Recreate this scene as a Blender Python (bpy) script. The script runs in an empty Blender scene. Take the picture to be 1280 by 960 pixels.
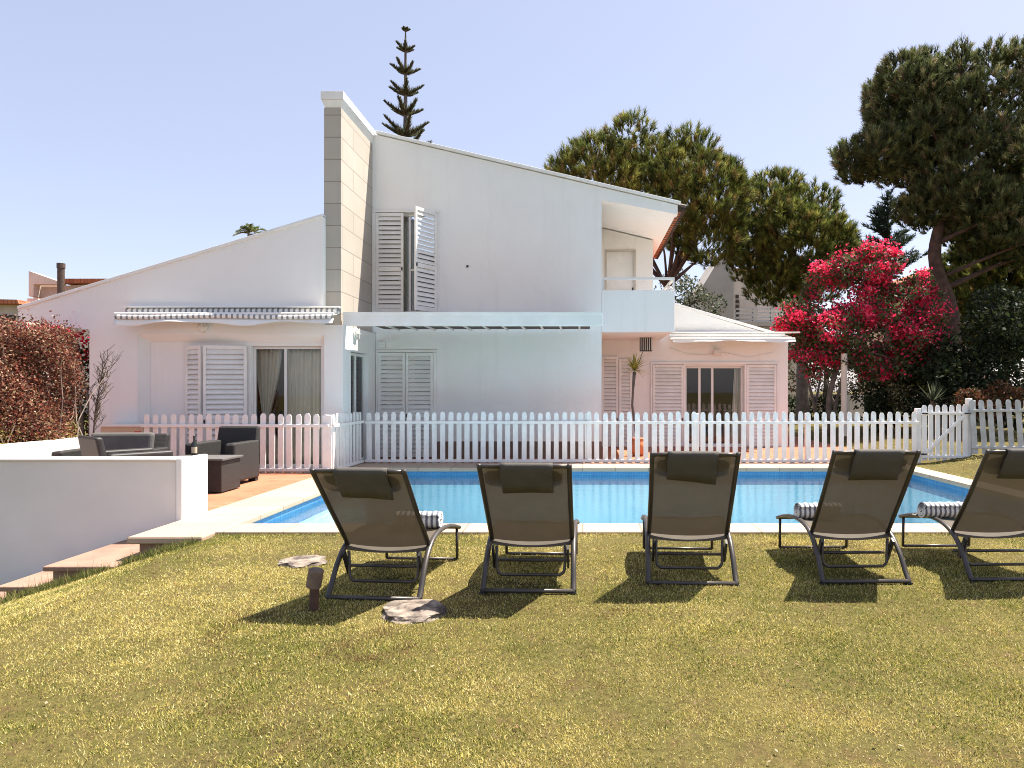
import bpy, bmesh, math, random
import numpy as np
from mathutils import Vector, Matrix

C = bpy.context.scene
R = math.radians
rnd = random.Random(7)

# ------------------------------------------------------------------ camera
cam_d = bpy.data.cameras.new('camera')
cam = bpy.data.objects.new('camera', cam_d)
C.collection.objects.link(cam)
cam.location = (0, 0, 1.5)
cam.rotation_euler = (R(90), 0, 0)
cam_d.sensor_width = 36
cam_d.lens = 24.0
cam_d.shift_x = -0.06875
cam_d.shift_y = 0.0055
cam_d.clip_end = 2000
C.camera = cam

# ------------------------------------------------------------------ light
SUN_DIR = Vector((0.42, 0.24, 1.0)).normalized()
SUN_EL = math.asin(SUN_DIR.z)
SUN_AZ = math.atan2(SUN_DIR.x, SUN_DIR.y)
world = bpy.data.worlds.new('World')
C.world = world
world.use_nodes = True
wn = world.node_tree
wn.nodes.clear()
sky = wn.nodes.new('ShaderNodeTexSky')
sky.sky_type = 'NISHITA'
sky.sun_disc = False
sky.sun_elevation = SUN_EL
sky.sun_rotation = SUN_AZ
sky.altitude = 50
sky.air_density = 0.8
sky.dust_density = 1.2
sky.ozone_density = 2.0
bg = wn.nodes.new('ShaderNodeBackground')
bg.inputs['Strength'].default_value = 0.105
wo = wn.nodes.new('ShaderNodeOutputWorld')
sky_tint = wn.nodes.new('ShaderNodeMix'); sky_tint.data_type = 'RGBA'; sky_tint.blend_type = 'MULTIPLY'      # fixed tint multiplied into the sky colour, warming its blue
sky_tint.inputs[0].default_value = 1.0; sky_tint.inputs[7].default_value = (1.22, 0.985, 0.86, 1)
wn.links.new(sky.outputs[0], sky_tint.inputs[6]); 
sky_flat = wn.nodes.new('ShaderNodeMix'); sky_flat.data_type = 'RGBA'                                    # flat lavender mixed into the sky colour to even its gradient
sky_flat.inputs[0].default_value = 0.5; sky_flat.inputs[7].default_value = (2.15, 2.38, 3.1, 1)
wn.links.new(sky_tint.outputs[2], sky_flat.inputs[6]); wn.links.new(sky_flat.outputs[2], bg.inputs['Color'])
wn.links.new(bg.outputs[0], wo.inputs['Surface'])
sun_d = bpy.data.lights.new('sun', 'SUN')
sun_d.energy = 5.0
sun_d.angle = R(0.5)
sun_d.color = (1.0, 0.915, 0.80)
sun = bpy.data.objects.new('sun', sun_d)
C.collection.objects.link(sun)
sun.rotation_euler = (-SUN_DIR).to_track_quat('-Z', 'Y').to_euler()
C.view_settings.view_transform = 'Standard'
C.view_settings.look = 'None'
C.view_settings.exposure = 1.5
C.view_settings.gamma = 1
C.view_settings.use_curve_mapping = False
C.cycles.max_bounces = 10
C.cycles.transparent_max_bounces = 24
C.cycles.use_denoising = True
C.cycles.denoiser = 'OPENIMAGEDENOISE'
C.cycles.denoising_input_passes = 'RGB_ALBEDO_NORMAL'
C.cycles.denoising_prefilter = 'NONE'
C.cycles.filter_width = 1.0
C.cycles.sample_clamp_indirect = 4

# ------------------------------------------------------------------ helpers
F = 853.0
def PX(px, D): return (px - 728.0) * D / F
def PZ(py, D): return 1.5 - (py - 487.0) * D / F

def link(o, parent=None):
    C.collection.objects.link(o)
    if parent is not None:
        o.parent = parent
        o.matrix_parent_inverse = Matrix.Translation(-parent.location)
    return o

def tag(o, label=None, cat=None, group=None, kind=None):
    if label: o['label'] = label
    if cat: o['category'] = cat
    if group: o['group'] = group
    if kind: o['kind'] = kind
    return o

def thing(name, label, cat, loc=(0, 0, 0), group=None):
    o = bpy.data.objects.new(name, None)
    o.location = loc
    o.empty_display_size = 0.2
    link(o)
    return tag(o, label, cat, group)

class MB:
    def __init__(s): s.v = []; s.f = []
    def add(s, vs, fs):
        b = len(s.v); s.v += [tuple(v) for v in vs]; s.f += [tuple(i + b for i in f) for f in fs]; return s
    def box(s, x0, x1, y0, y1, z0, z1):
        return s.add([(x0,y0,z0),(x1,y0,z0),(x1,y1,z0),(x0,y1,z0),(x0,y0,z1),(x1,y0,z1),(x1,y1,z1),(x0,y1,z1)],
            [(0,3,2,1),(4,5,6,7),(0,1,5,4),(1,2,6,5),(2,3,7,6),(3,0,4,7)])
    def obox(s, c, ax, ay, az):
        c, ax, ay, az = Vector(c), Vector(ax), Vector(ay), Vector(az)
        P = [c + i*ax + j*ay + k*az for k in (-1,1) for i, j in ((-1,-1),(1,-1),(1,1),(-1,1))]
        return s.add(P, [(0,3,2,1),(4,5,6,7),(0,1,5,4),(1,2,6,5),(2,3,7,6),(3,0,4,7)])
    def bar(s, a, b, w, h, up=(0,0,1)):
        a, b = Vector(a), Vector(b); d = b - a
        z = Vector(up); x = d.cross(z)
        if x.length < 1e-6: x = Vector((1,0,0))
        x.normalize(); z = x.cross(d).normalized()
        return s.obox((a+b)/2, d/2, x*w/2, z*h/2)
    def tube(s, pts, r, n=8, caps=True, sx=1.0):
        pts = [Vector(p) for p in pts]
        rs = r if isinstance(r, (list, tuple)) else [r]*len(pts)
        rings = []; prev = None
        for i, p in enumerate(pts):
            t = (pts[min(i+1, len(pts)-1)] - pts[max(i-1, 0)])
            if t.length < 1e-9: t = Vector((0,0,1))
            t.normalize()
            if prev is None:
                u = t.cross(Vector((0,0,1)))
                if u.length < 1e-3: u = t.cross(Vector((1,0,0)))
            else:
                u = prev - t * prev.dot(t)
            u.normalize(); prev = u; w = t.cross(u)
            rings.append([p + (u*math.cos(2*math.pi*k/n)*sx + w*math.sin(2*math.pi*k/n))*rs[i] for k in range(n)])
        vs = [q for rg in rings for q in rg]; fs = []
        for i in range(len(pts)-1):
            for k in range(n):
                a = i*n+k; b = i*n+(k+1)%n
                fs.append((a, b, b+n, a+n))
        if caps:
            fs.append(tuple(range(n-1, -1, -1)))
            fs.append(tuple((len(pts)-1)*n + k for k in range(n)))
        return s.add(vs, fs)
    def lathe(s, prof, c=(0,0,0), n=20):
        vs = []; fs = []
        for r, z in prof:
            for k in range(n):
                a = 2*math.pi*k/n; vs.append((c[0]+r*math.cos(a), c[1]+r*math.sin(a), c[2]+z))
        m = len(prof)
        for i in range(m-1):
            for k in range(n):
                a = i*n+k; b = i*n+(k+1)%n; fs.append((a, b, b+n, a+n))
        fs.append(tuple(range(n-1,-1,-1))); fs.append(tuple((m-1)*n+k for k in range(n)))
        return s.add(vs, fs)
    def prism(s, poly, y0, y1):
        n = len(poly)
        vs = [(x, y0, z) for x, z in poly] + [(x, y1, z) for x, z in poly]
        fs = [tuple(range(n)), tuple(range(2*n-1, n-1, -1))]
        for i in range(n):
            j = (i+1) % n; fs.append((i, i+n, j+n, j))
        return s.add(vs, fs)
    def build(s, name, mat, parent=None, smooth=False, bevel=0, seg=2):
        me = bpy.data.meshes.new(name)
        me.from_pydata(s.v, [], s.f)
        bm = bmesh.new(); bm.from_mesh(me)
        bmesh.ops.recalc_face_normals(bm, faces=bm.faces)
        bm.to_mesh(me); bm.free()
        if mat: me.materials.append(mat)
        if smooth:
            for p in me.polygons: p.use_smooth = True
        o = bpy.data.objects.new(name, me)
        link(o, parent)
        if bevel:
            b = o.modifiers.new('bevel', 'BEVEL'); b.width = bevel; b.segments = seg
            b.limit_method = 'ANGLE'; b.angle_limit = R(40)
        return o

def holed_wall(name, mat, outer, holes, y0, y1, parent=None, axis='y'):
    """a slab between y0 and y1 whose face is the polygon 'outer' minus rectangular 'holes' (a, b, z0, z1)"""
    bm = bmesh.new(); edges = []
    def P(a, z):
        return (a, y0, z) if axis == 'y' else (y0, a, z)
    for loop in [outer] + [[(a,z0),(b,z0),(b,z1),(a,z1)] for a, b, z0, z1 in holes]:
        vs = [bm.verts.new(P(a, z)) for a, z in loop]
        for i in range(len(vs)): edges.append(bm.edges.new((vs[i], vs[(i+1) % len(vs)])))
    r = bmesh.ops.triangle_fill(bm, use_beauty=True, edges=edges)
    faces = [g for g in r['geom'] if isinstance(g, bmesh.types.BMFace)]
    e = bmesh.ops.extrude_face_region(bm, geom=faces)
    d = (0, y1-y0, 0) if axis == 'y' else (y1-y0, 0, 0)
    bmesh.ops.translate(bm, vec=d, verts=[g for g in e['geom'] if isinstance(g, bmesh.types.BMVert)])
    bmesh.ops.recalc_face_normals(bm, faces=bm.faces)
    me = bpy.data.meshes.new(name); bm.to_mesh(me); bm.free()
    me.materials.append(mat)
    return link(bpy.data.objects.new(name, me), parent)

def copy_tree(o, parent=None):
    c = o.copy(); C.collection.objects.link(c)
    if parent is not None: c.parent = parent
    for ch in list(o.children): copy_tree(ch, c)
    return c

# ------------------------------------------------------------------ materials
def newmat(name):
    m = bpy.data.materials.new(name); m.use_nodes = True
    nt = m.node_tree; nt.nodes.clear()
    out = nt.nodes.new('ShaderNodeOutputMaterial')
    return m, nt, out

def N(nt, t, **kw):
    n = nt.nodes.new(t)
    for k, v in kw.items():
        if k in n.inputs: n.inputs[k].default_value = v
        else: setattr(n, k, v)
    return n

def mixc(nt, fac, a, b, blend='MIX'):
    m = nt.nodes.new('ShaderNodeMix'); m.data_type = 'RGBA'; m.blend_type = blend
    for inp, v in ((m.inputs[0], fac), (m.inputs[6], a), (m.inputs[7], b)):
        if hasattr(v, 'links') or hasattr(v, 'is_linked'): nt.links.new(v, inp)
        else: inp.default_value = v if not isinstance(v, tuple) else (*v[:3], 1)
    return m.outputs[2]

def ramp(nt, src, p0, p1):
    r = nt.nodes.new('ShaderNodeMapRange'); r.inputs[1].default_value = p0; r.inputs[2].default_value = p1
    nt.links.new(src, r.inputs[0]); return r.outputs[0]

def noise(nt, scale, detail=4, rough=0.55, vec=None):
    n = N(nt, 'ShaderNodeTexNoise', Scale=scale, Detail=detail, Roughness=rough)
    if vec is None:
        g = nt.nodes.new('ShaderNodeNewGeometry'); vec = g.outputs['Position']
    nt.links.new(vec, n.inputs['Vector']); return n.outputs[0]

def objnoise(nt, scale, detail=4):
    g = nt.nodes.new('ShaderNodeTexCoord')
    return noise(nt, scale, detail, vec=g.outputs['Object'])

def mat(name, c1, c2=None, rough=0.7, ns=3.0, bump=0.0, bs=60.0, metal=0.0, lo=0.35, hi=0.65, spec=0.5, obj=False):
    m, nt, out = newmat(name)
    p = N(nt, 'ShaderNodeBsdfPrincipled', Roughness=rough, Metallic=metal)
    p.inputs['Specular IOR Level'].default_value = spec
    f = objnoise if obj else noise
    if c2:
        fac = ramp(nt, f(nt, ns, 5), lo, hi)
        nt.links.new(mixc(nt, fac, c1, c2), p.inputs['Base Color'])
    else:
        p.inputs['Base Color'].default_value = (*c1, 1)
    if bump:
        b = N(nt, 'ShaderNodeBump', Strength=bump, Distance=0.01)
        nt.links.new(f(nt, bs, 3), b.inputs['Height']); nt.links.new(b.outputs[0], p.inputs['Normal'])
    nt.links.new(p.outputs[0], out.inputs[0])
    return m

def leafmat(name, trans=0.35, rough=0.6, spec=0.25):
    """colour of each leaf or blade from its own 'Col' attribute; leaves let some light through"""
    m, nt, out = newmat(name)
    a = N(nt, 'ShaderNodeAttribute', attribute_name='Col')
    p = N(nt, 'ShaderNodeBsdfPrincipled', Roughness=rough); p.inputs['Specular IOR Level'].default_value = spec
    t = nt.nodes.new('ShaderNodeBsdfTranslucent')
    mx = nt.nodes.new('ShaderNodeMixShader'); mx.inputs[0].default_value = trans
    nt.links.new(a.outputs['Color'], p.inputs['Base Color']); nt.links.new(a.outputs['Color'], t.inputs['Color'])
    nt.links.new(p.outputs[0], mx.inputs[1]); nt.links.new(t.outputs[0], mx.inputs[2])
    nt.links.new(mx.outputs[0], out.inputs[0])
    return m

def stucco():
    m, nt, out = newmat('white_stucco')
    p = N(nt, 'ShaderNodeBsdfPrincipled', Roughness=0.85); p.inputs['Specular IOR Level'].default_value = 0.2
    big = ramp(nt, noise(nt, 0.7, 6, 0.6), 0.35, 0.75)
    c = mixc(nt, big, (0.81, 0.80, 0.78), (0.765, 0.755, 0.735))
    sp = ramp(nt, noise(nt, 9.0, 5, 0.7), 0.66, 0.8)
    g = nt.nodes.new('ShaderNodeNewGeometry'); mp = N(nt, 'ShaderNodeMapping'); mp.inputs['Scale'].default_value = (3.0, 3.0, 0.25)
    nt.links.new(g.outputs['Position'], mp.inputs[0])
    st = ramp(nt, noise(nt, 1.4, 5, 0.65, vec=mp.outputs[0]), 0.55, 0.9)
    c = mixc(nt, st, c, (0.73, 0.715, 0.69))
    c = mixc(nt, sp, c, (0.67, 0.655, 0.63))
    nt.links.new(c, p.inputs['Base Color'])
    b = N(nt, 'ShaderNodeBump', Strength=0.25, Distance=0.008)
    tw = N(nt, 'ShaderNodeMath', operation='MULTIPLY_ADD'); tw.inputs[1].default_value = 4.0
    nt.links.new(noise(nt, 4.5, 3, 0.5), tw.inputs[0]); nt.links.new(noise(nt, 55, 4, 0.6), tw.inputs[2]); nt.links.new(tw.outputs[0], b.inputs['Height']); nt.links.new(b.outputs[0], p.inputs['Normal'])
    nt.links.new(p.outputs[0], out.inputs[0]); return m

def brickmat(name, c1, c2, mortar, w, h, ms=0.01, axes='xy', bump=0.5, off=0.5, rough=0.8, rot=0.0, ns=2.0, c3=None):
    m, nt, out = newmat(name)
    p = N(nt, 'ShaderNodeBsdfPrincipled', Roughness=rough); p.inputs['Specular IOR Level'].default_value = 0.25
    g = nt.nodes.new('ShaderNodeNewGeometry'); s = nt.nodes.new('ShaderNodeSeparateXYZ'); cb = nt.nodes.new('ShaderNodeCombineXYZ')
    nt.links.new(g.outputs['Position'], s.inputs[0])
    if axes == 'sz':                                     # along the wall whichever way it runs, and up
        ad = N(nt, 'ShaderNodeMath', operation='ADD'); nt.links.new(s.outputs[0], ad.inputs[0]); nt.links.new(s.outputs[1], ad.inputs[1])
        nt.links.new(ad.outputs[0], cb.inputs[0]); nt.links.new(s.outputs[2], cb.inputs[1])
    else:
        nt.links.new(s.outputs['xyz'.index(axes[0])], cb.inputs[0]); nt.links.new(s.outputs['xyz'.index(axes[1])], cb.inputs[1])
    mp = N(nt, 'ShaderNodeMapping'); mp.inputs['Rotation'].default_value = (0, 0, rot)
    nt.links.new(cb.outputs[0], mp.inputs[0])
    b = N(nt, 'ShaderNodeTexBrick', Scale=1.0)
    b.offset = off
    b.inputs['Brick Width'].default_value = w; b.inputs['Row Height'].default_value = h
    b.inputs['Mortar Size'].default_value = ms; b.inputs['Mortar Smooth'].default_value = 0.2
    b.inputs['Color1'].default_value = (*c1, 1); b.inputs['Color2'].default_value = (*c2, 1); b.inputs['Mortar'].default_value = (*mortar, 1)
    nt.links.new(mp.outputs[0], b.inputs['Vector'])
    v = ramp(nt, noise(nt, ns, 6, 0.65), 0.3, 0.75)
    c = mixc(nt, v, b.outputs['Color'], c3 or tuple(x*0.72 for x in c1))
    mm = mixc(nt, 0.6, b.outputs['Color'], c)
    nt.links.new(mm, p.inputs['Base Color'])
    bp = N(nt, 'ShaderNodeBump', Strength=bump, Distance=0.006)
    inv = N(nt, 'ShaderNodeMath', operation='SUBTRACT'); inv.inputs[0].default_value = 1; nt.links.new(b.outputs['Fac'], inv.inputs[1])
    nt.links.new(inv.outputs[0], bp.inputs['Height']); nt.links.new(bp.outputs[0], p.inputs['Normal'])
    nt.links.new(p.outputs[0], out.inputs[0]); return m

def watermat():
    m, nt, out = newmat('pool_water')
    tr = nt.nodes.new('ShaderNodeBsdfTransparent'); tr.inputs[0].default_value = (0.69, 0.785, 0.82, 1)
    gl = N(nt, 'ShaderNodeBsdfGlossy', Roughness=0.015)
    g = nt.nodes.new('ShaderNodeNewGeometry'); mp = N(nt, 'ShaderNodeMapping'); mp.inputs['Scale'].default_value = (0.55, 2.0, 1.0)
    nt.links.new(g.outputs['Position'], mp.inputs[0])
    h1 = noise(nt, 10.0, 4, 0.6, vec=mp.outputs[0]); h2 = noise(nt, 1.6, 2, 0.5, vec=mp.outputs[0])
    ad = N(nt, 'ShaderNodeMath', operation='MULTIPLY_ADD'); ad.inputs[1].default_value = 2.0
    nt.links.new(h2, ad.inputs[0]); nt.links.new(h1, ad.inputs[2])
    bp = N(nt, 'ShaderNodeBump', Strength=0.16, Distance=0.02); nt.links.new(ad.outputs[0], bp.inputs['Height'])
    nt.links.new(bp.outputs[0], gl.inputs['Normal'])
    fr = N(nt, 'ShaderNodeFresnel', IOR=1.42); nt.links.new(bp.outputs[0], fr.inputs['Normal'])
    mx = nt.nodes.new('ShaderNodeMixShader')
    nt.links.new(fr.outputs[0], mx.inputs[0]); nt.links.new(tr.outputs[0], mx.inputs[1]); nt.links.new(gl.outputs[0], mx.inputs[2])
    nt.links.new(mx.outputs[0], out.inputs[0]); return m

def glassmat():
    m, nt, out = newmat('window_glass')
    tr = nt.nodes.new('ShaderNodeBsdfTransparent'); tr.inputs[0].default_value = (0.93, 0.95, 0.94, 1)
    gl = N(nt, 'ShaderNodeBsdfGlossy', Roughness=0.01)
    fr = N(nt, 'ShaderNodeFresnel', IOR=1.5)
    mx = nt.nodes.new('ShaderNodeMixShader')
    nt.links.new(fr.outputs[0], mx.inputs[0]); nt.links.new(tr.outputs[0], mx.inputs[1]); nt.links.new(gl.outputs[0], mx.inputs[2])
    nt.links.new(mx.outputs[0], out.inputs[0]); return m

def meshfabric():
    """woven sling cloth: lets some light through and is a little see-through between its threads"""
    m, nt, out = newmat('sling_fabric')
    p = N(nt, 'ShaderNodeBsdfPrincipled', Roughness=0.75); p.inputs['Specular IOR Level'].default_value = 0.2
    g = nt.nodes.new('ShaderNodeTexCoord')
    fac = ramp(nt, noise(nt, 7, 4, 0.6, vec=g.outputs['Object']), 0.3, 0.7)
    c = mixc(nt, fac, (0.112, 0.096, 0.076), (0.092, 0.078, 0.062))
    nt.links.new(c, p.inputs['Base Color'])
    t = nt.nodes.new('ShaderNodeBsdfTranslucent'); t.inputs[0].default_value = (0.09, 0.07, 0.044, 1)
    m1 = nt.nodes.new('ShaderNodeMixShader'); m1.inputs[0].default_value = 0.13
    nt.links.new(p.outputs[0], m1.inputs[1]); nt.links.new(t.outputs[0], m1.inputs[2])
    tr = nt.nodes.new('ShaderNodeBsdfTransparent')
    m2 = nt.nodes.new('ShaderNodeMixShader'); m2.inputs[0].default_value = 0.025
    nt.links.new(m1.outputs[0], m2.inputs[1]); nt.links.new(tr.outputs[0], m2.inputs[2])
    nt.links.new(m2.outputs[0], out.inputs[0]); return m

def stripemat(name, ca, cb, axis, period, duty=0.5, rough=0.9, soft=0.02, bump=0.3):
    m, nt, out = newmat(name)
    p = N(nt, 'ShaderNodeBsdfPrincipled', Roughness=rough); p.inputs['Specular IOR Level'].default_value = 0.1
    g = nt.nodes.new('ShaderNodeTexCoord'); s = nt.nodes.new('ShaderNodeSeparateXYZ'); nt.links.new(g.outputs['Object'], s.inputs[0])
    d = N(nt, 'ShaderNodeMath', operation='DIVIDE'); d.inputs[1].default_value = period; nt.links.new(s.outputs[axis], d.inputs[0])
    fr = N(nt, 'ShaderNodeMath', operation='FRACT'); nt.links.new(d.outputs[0], fr.inputs[0])
    fac = ramp(nt, fr.outputs[0], duty - soft, duty + soft)
    nt.links.new(mixc(nt, fac, ca, cb), p.inputs['Base Color'])
    if bump:
        b = N(nt, 'ShaderNodeBump', Strength=bump, Distance=0.01); nt.links.new(noise(nt, 90, 3, vec=g.outputs['Object']), b.inputs['Height'])
        nt.links.new(b.outputs[0], p.inputs['Normal'])
    nt.links.new(p.outputs[0], out.inputs[0]); return m

def wickermat():
    m, nt, out = newmat('rattan_weave')
    p = N(nt, 'ShaderNodeBsdfPrincipled', Roughness=0.55)
    p.inputs['Base Color'].default_value = (0.02, 0.0185, 0.018, 1)
    g = nt.nodes.new('ShaderNodeNewGeometry')
    s = nt.nodes.new('ShaderNodeSeparateXYZ'); nt.links.new(g.outputs['Position'], s.inputs[0])
    ad = N(nt, 'ShaderNodeMath', operation='ADD'); nt.links.new(s.outputs[0], ad.inputs[0]); nt.links.new(s.outputs[1], ad.inputs[1])
    cb = nt.nodes.new('ShaderNodeCombineXYZ'); nt.links.new(ad.outputs[0], cb.inputs[0]); nt.links.new(s.outputs[2], cb.inputs[1])
    b = N(nt, 'ShaderNodeTexBrick', Scale=1.0); b.inputs['Brick Width'].default_value = 0.03; b.inputs['Row Height'].default_value = 0.012
    b.inputs['Mortar Size'].default_value = 0.002
    nt.links.new(cb.outputs[0], b.inputs['Vector'])
    bp = N(nt, 'ShaderNodeBump', Strength=0.8, Distance=0.004, invert=True); nt.links.new(b.outputs['Fac'], bp.inputs['Height'])
    nt.links.new(bp.outputs[0], p.inputs['Normal'])
    nt.links.new(p.outputs[0], out.inputs[0]); return m

M = {
 'stucco': stucco(),
 'trim': mat('white_trim_paint', (0.80, 0.79, 0.77), (0.72, 0.71, 0.68), 0.55, 2.5),
 'shutter': mat('white_shutter_paint', (0.78, 0.77, 0.75), (0.70, 0.69, 0.66), 0.5, 3),
 'picket': mat('white_picket_paint', (0.82, 0.81, 0.79), (0.72, 0.71, 0.685), 0.6, 5, 0.2, 40, lo=0.4, hi=0.75),
 'aged_picket': mat('weathered_picket_paint', (0.52, 0.53, 0.53), (0.40, 0.41, 0.40), 0.65, 5, 0.2, 40),
 'stone': brickmat('travertine_cladding', (0.47, 0.435, 0.38), (0.42, 0.385, 0.335), (0.22, 0.19, 0.155), 1.3, 0.42, 0.009, 'sz', 0.3, c3=(0.37, 0.335, 0.285)),
 'coping': brickmat('pool_coping_stone', (0.43, 0.33, 0.25), (0.38, 0.28, 0.21), (0.18, 0.13, 0.09), 0.62, 30, 0.008, 'xy', 0.3, off=0.0, c3=(0.35, 0.26, 0.19)),
 'coping_side': brickmat('pool_coping_stone_side', (0.43, 0.33, 0.25), (0.38, 0.28, 0.21), (0.18, 0.13, 0.09), 30, 0.62, 0.008, 'xy', 0.3, off=0.0, c3=(0.35, 0.26, 0.19)),
 'terracotta': brickmat('terracotta_paving', (0.37, 0.135, 0.07), (0.29, 0.095, 0.048), (0.24, 0.14, 0.095), 0.24, 0.12, 0.006, 'xy', 0.4, c3=(0.42, 0.21, 0.13)),
 'step': mat('sandstone_step', (0.29, 0.18, 0.13), (0.22, 0.13, 0.095), 0.8, 4, 0.4, 30),
 'plinth': mat('brown_plinth_paint', (0.22, 0.15, 0.11), (0.18, 0.12, 0.09), 0.8, 3),
 'rooftile': brickmat('roof_tile', (0.48, 0.17, 0.08), (0.38, 0.12, 0.06), (0.16, 0.06, 0.04), 0.22, 0.38, 0.02, 'xy', 0.8),
 'tile_end': mat('roof_tile_end', (0.42, 0.17, 0.10), (0.30, 0.11, 0.07), 0.8, 6),
 'liner': mat('pool_liner', (0.52, 0.76, 0.85), (0.44, 0.70, 0.82), 0.4, 2.5),
 'pooltile': brickmat('pool_tile_band', (0.045, 0.18, 0.38), (0.06, 0.23, 0.44), (0.14, 0.28, 0.42), 0.05, 0.05, 0.003, 'sz', 0.2, off=0.0, rough=0.25),
 'water': watermat(), 'glass': glassmat(), 'sling': meshfabric(),
 'alu': mat('white_aluminium', (0.70, 0.69, 0.67), None, 0.35),
 'frame': mat('taupe_metal', (0.075, 0.066, 0.060), (0.055, 0.049, 0.045), 0.38, 8, metal=0.35, obj=True),
 'headrest': mat('headrest_cloth', (0.075, 0.07, 0.062), (0.06, 0.056, 0.05), 0.85, 6, 0.3, 120, obj=True),
 'black': mat('black_plastic', (0.02, 0.02, 0.022), None, 0.5),
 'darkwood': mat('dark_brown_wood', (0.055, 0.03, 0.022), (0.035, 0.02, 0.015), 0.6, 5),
 'curtain': mat('curtain_cloth', (0.86, 0.82, 0.74), (0.80, 0.76, 0.68), 0.9, 3),
 'interior': mat('room_shade_paint', (0.06, 0.05, 0.045), None, 0.9),  # near-black: the dimness of the rooms is painted into this colour
 'rattan': wickermat(),
 'cushion': mat('grey_cushion_cloth', (0.10, 0.097, 0.094), (0.08, 0.078, 0.076), 0.9, 5, 0.3, 90),
 'bark': mat('pine_bark', (0.11, 0.06, 0.042), (0.05, 0.03, 0.023), 0.9, 5, 0.9, 14),
 'greybark': mat('grey_bark', (0.16, 0.13, 0.11), (0.09, 0.075, 0.06), 0.9, 5, 0.8, 18),
 'paletwig': mat('pale_twig', (0.36, 0.30, 0.25), (0.22, 0.17, 0.13), 0.9, 8),
 'needles': leafmat('pine_needles', 0.3), 'leaves': leafmat('leaves', 0.35), 'bracts': leafmat('flower_bracts', 0.45),
 'blades': leafmat('grass_blades', 0.35, 0.6, 0.2),
 'rock': mat('grey_rock', (0.27, 0.225, 0.185), (0.07, 0.055, 0.045), 0.9, 9, 1.0, 25, lo=0.38, hi=0.62),
 'towel': stripemat('striped_towel', (0.78, 0.77, 0.76), (0.16, 0.17, 0.20), 0, 0.042, 0.55, soft=0.08, bump=0.9),
 'awning': stripemat('striped_awning_cloth', (0.78, 0.76, 0.72), (0.25, 0.26, 0.27), 0, 0.101, 0.60, soft=0.03),
 'valance': mat('white_awning_valance', (0.80, 0.79, 0.76), (0.72, 0.71, 0.68), 0.85, 3),
 'lampglass': mat('frosted_lamp_glass', (0.74, 0.72, 0.66), None, 0.3),
 'rust': mat('rusty_lamp_post', (0.10, 0.045, 0.03), (0.06, 0.03, 0.022), 0.7, 20),
 'lampcap': mat('weathered_lamp_cap', (0.17, 0.12, 0.09), (0.11, 0.08, 0.065), 0.7, 20),
 'pot': mat('terracotta_pot', (0.55, 0.20, 0.09), (0.45, 0.16, 0.07), 0.8, 8),
 'wallface': mat('shaded_white_wall_paint', (0.74, 0.72, 0.695), (0.67, 0.65, 0.625), 0.85, 0.9, 0.15, 60),  # white wall greyed: some of its shade is put into the colour
 'beige': mat('beige_panel', (0.58, 0.46, 0.33), (0.52, 0.41, 0.29), 0.7, 4),
 'red': mat('red_enamel', (0.55, 0.05, 0.04), None, 0.5),
 'neighbour': mat('neighbour_wall_paint', (0.66, 0.60, 0.53), (0.56, 0.50, 0.44), 0.85, 0.8),
 'neighbour_grey': mat('neighbour_grey_render', (0.54, 0.49, 0.43), (0.44, 0.40, 0.35), 0.85, 0.8),
 'neighbour_pink': mat('neighbour_ochre_render', (0.60, 0.40, 0.28), (0.52, 0.34, 0.24), 0.85, 0.8),
 'flue': mat('brown_flue_pipe', (0.10, 0.06, 0.045), (0.06, 0.04, 0.03), 0.6, 6),
 'bottleglass': mat('dark_bottle_glass', (0.02, 0.025, 0.02), None, 0.1),
}
def groundmat():
    m, nt, out = newmat('lawn_soil')
    p = N(nt, 'ShaderNodeBsdfPrincipled', Roughness=0.95); p.inputs['Specular IOR Level'].default_value = 0.1
    a = ramp(nt, noise(nt, 0.9, 6, 0.65), 0.35, 0.68); b = ramp(nt, noise(nt, 30, 5, 0.7), 0.35, 0.7); d = ramp(nt, noise(nt, 4.5, 5, 0.7), 0.5, 0.72)
    c = mixc(nt, a, (0.15, 0.125, 0.042), (0.10, 0.095, 0.03))
    c = mixc(nt, d, c, (0.13, 0.08, 0.042))
    c = mixc(nt, b, c, (0.06, 0.05, 0.018))
    nt.links.new(c, p.inputs['Base Color'])
    bp = N(nt, 'ShaderNodeBump', Strength=0.8, Distance=0.02); nt.links.new(noise(nt, 70, 4, 0.7), bp.inputs['Height']); nt.links.new(bp.outputs[0], p.inputs['Normal'])
    nt.links.new(p.outputs[0], out.inputs[0]); return m
M['ground'] = groundmat()

# ------------------------------------------------------------------ many small leaves or blades in one mesh
def flat_faces(name, V, nper, cols, material, parent=None):
    """V: (n, nper, 3) corner points, cols: (n, 3)"""
    n = len(V)
    me = bpy.data.meshes.new(name)
    me.vertices.add(n*nper); me.loops.add(n*nper); me.polygons.add(n)
    me.vertices.foreach_set('co', V.reshape(-1).astype(np.float32))
    me.loops.foreach_set('vertex_index', np.arange(n*nper, dtype=np.int32))
    me.polygons.foreach_set('loop_start', np.arange(0, n*nper, nper, dtype=np.int32))
    me.update()
    at = me.attributes.new('Col', 'FLOAT_COLOR', 'POINT')
    c4 = np.ones((n, nper, 4), np.float32); c4[:, :, :3] = cols[:, None, :]
    at.data.foreach_set('color', c4.reshape(-1))
    me.materials.append(material); me.validate()
    return link(bpy.data.objects.new(name, me), parent)

def unit(a): return a / np.maximum(np.linalg.norm(a, axis=-1, keepdims=True), 1e-9)
def rand_dirs(rg, n): return unit(rg.normal(size=(n, 3)))

def blades(P, D, L, W, rg):
    """triangles: base points P, directions D, lengths L, widths W"""
    side = unit(np.cross(D, rand_dirs(rg, len(P)))) * (W*0.5)[:, None]
    return np.stack([P - side, P + side, P + D*L[:, None]], 1)

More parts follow.
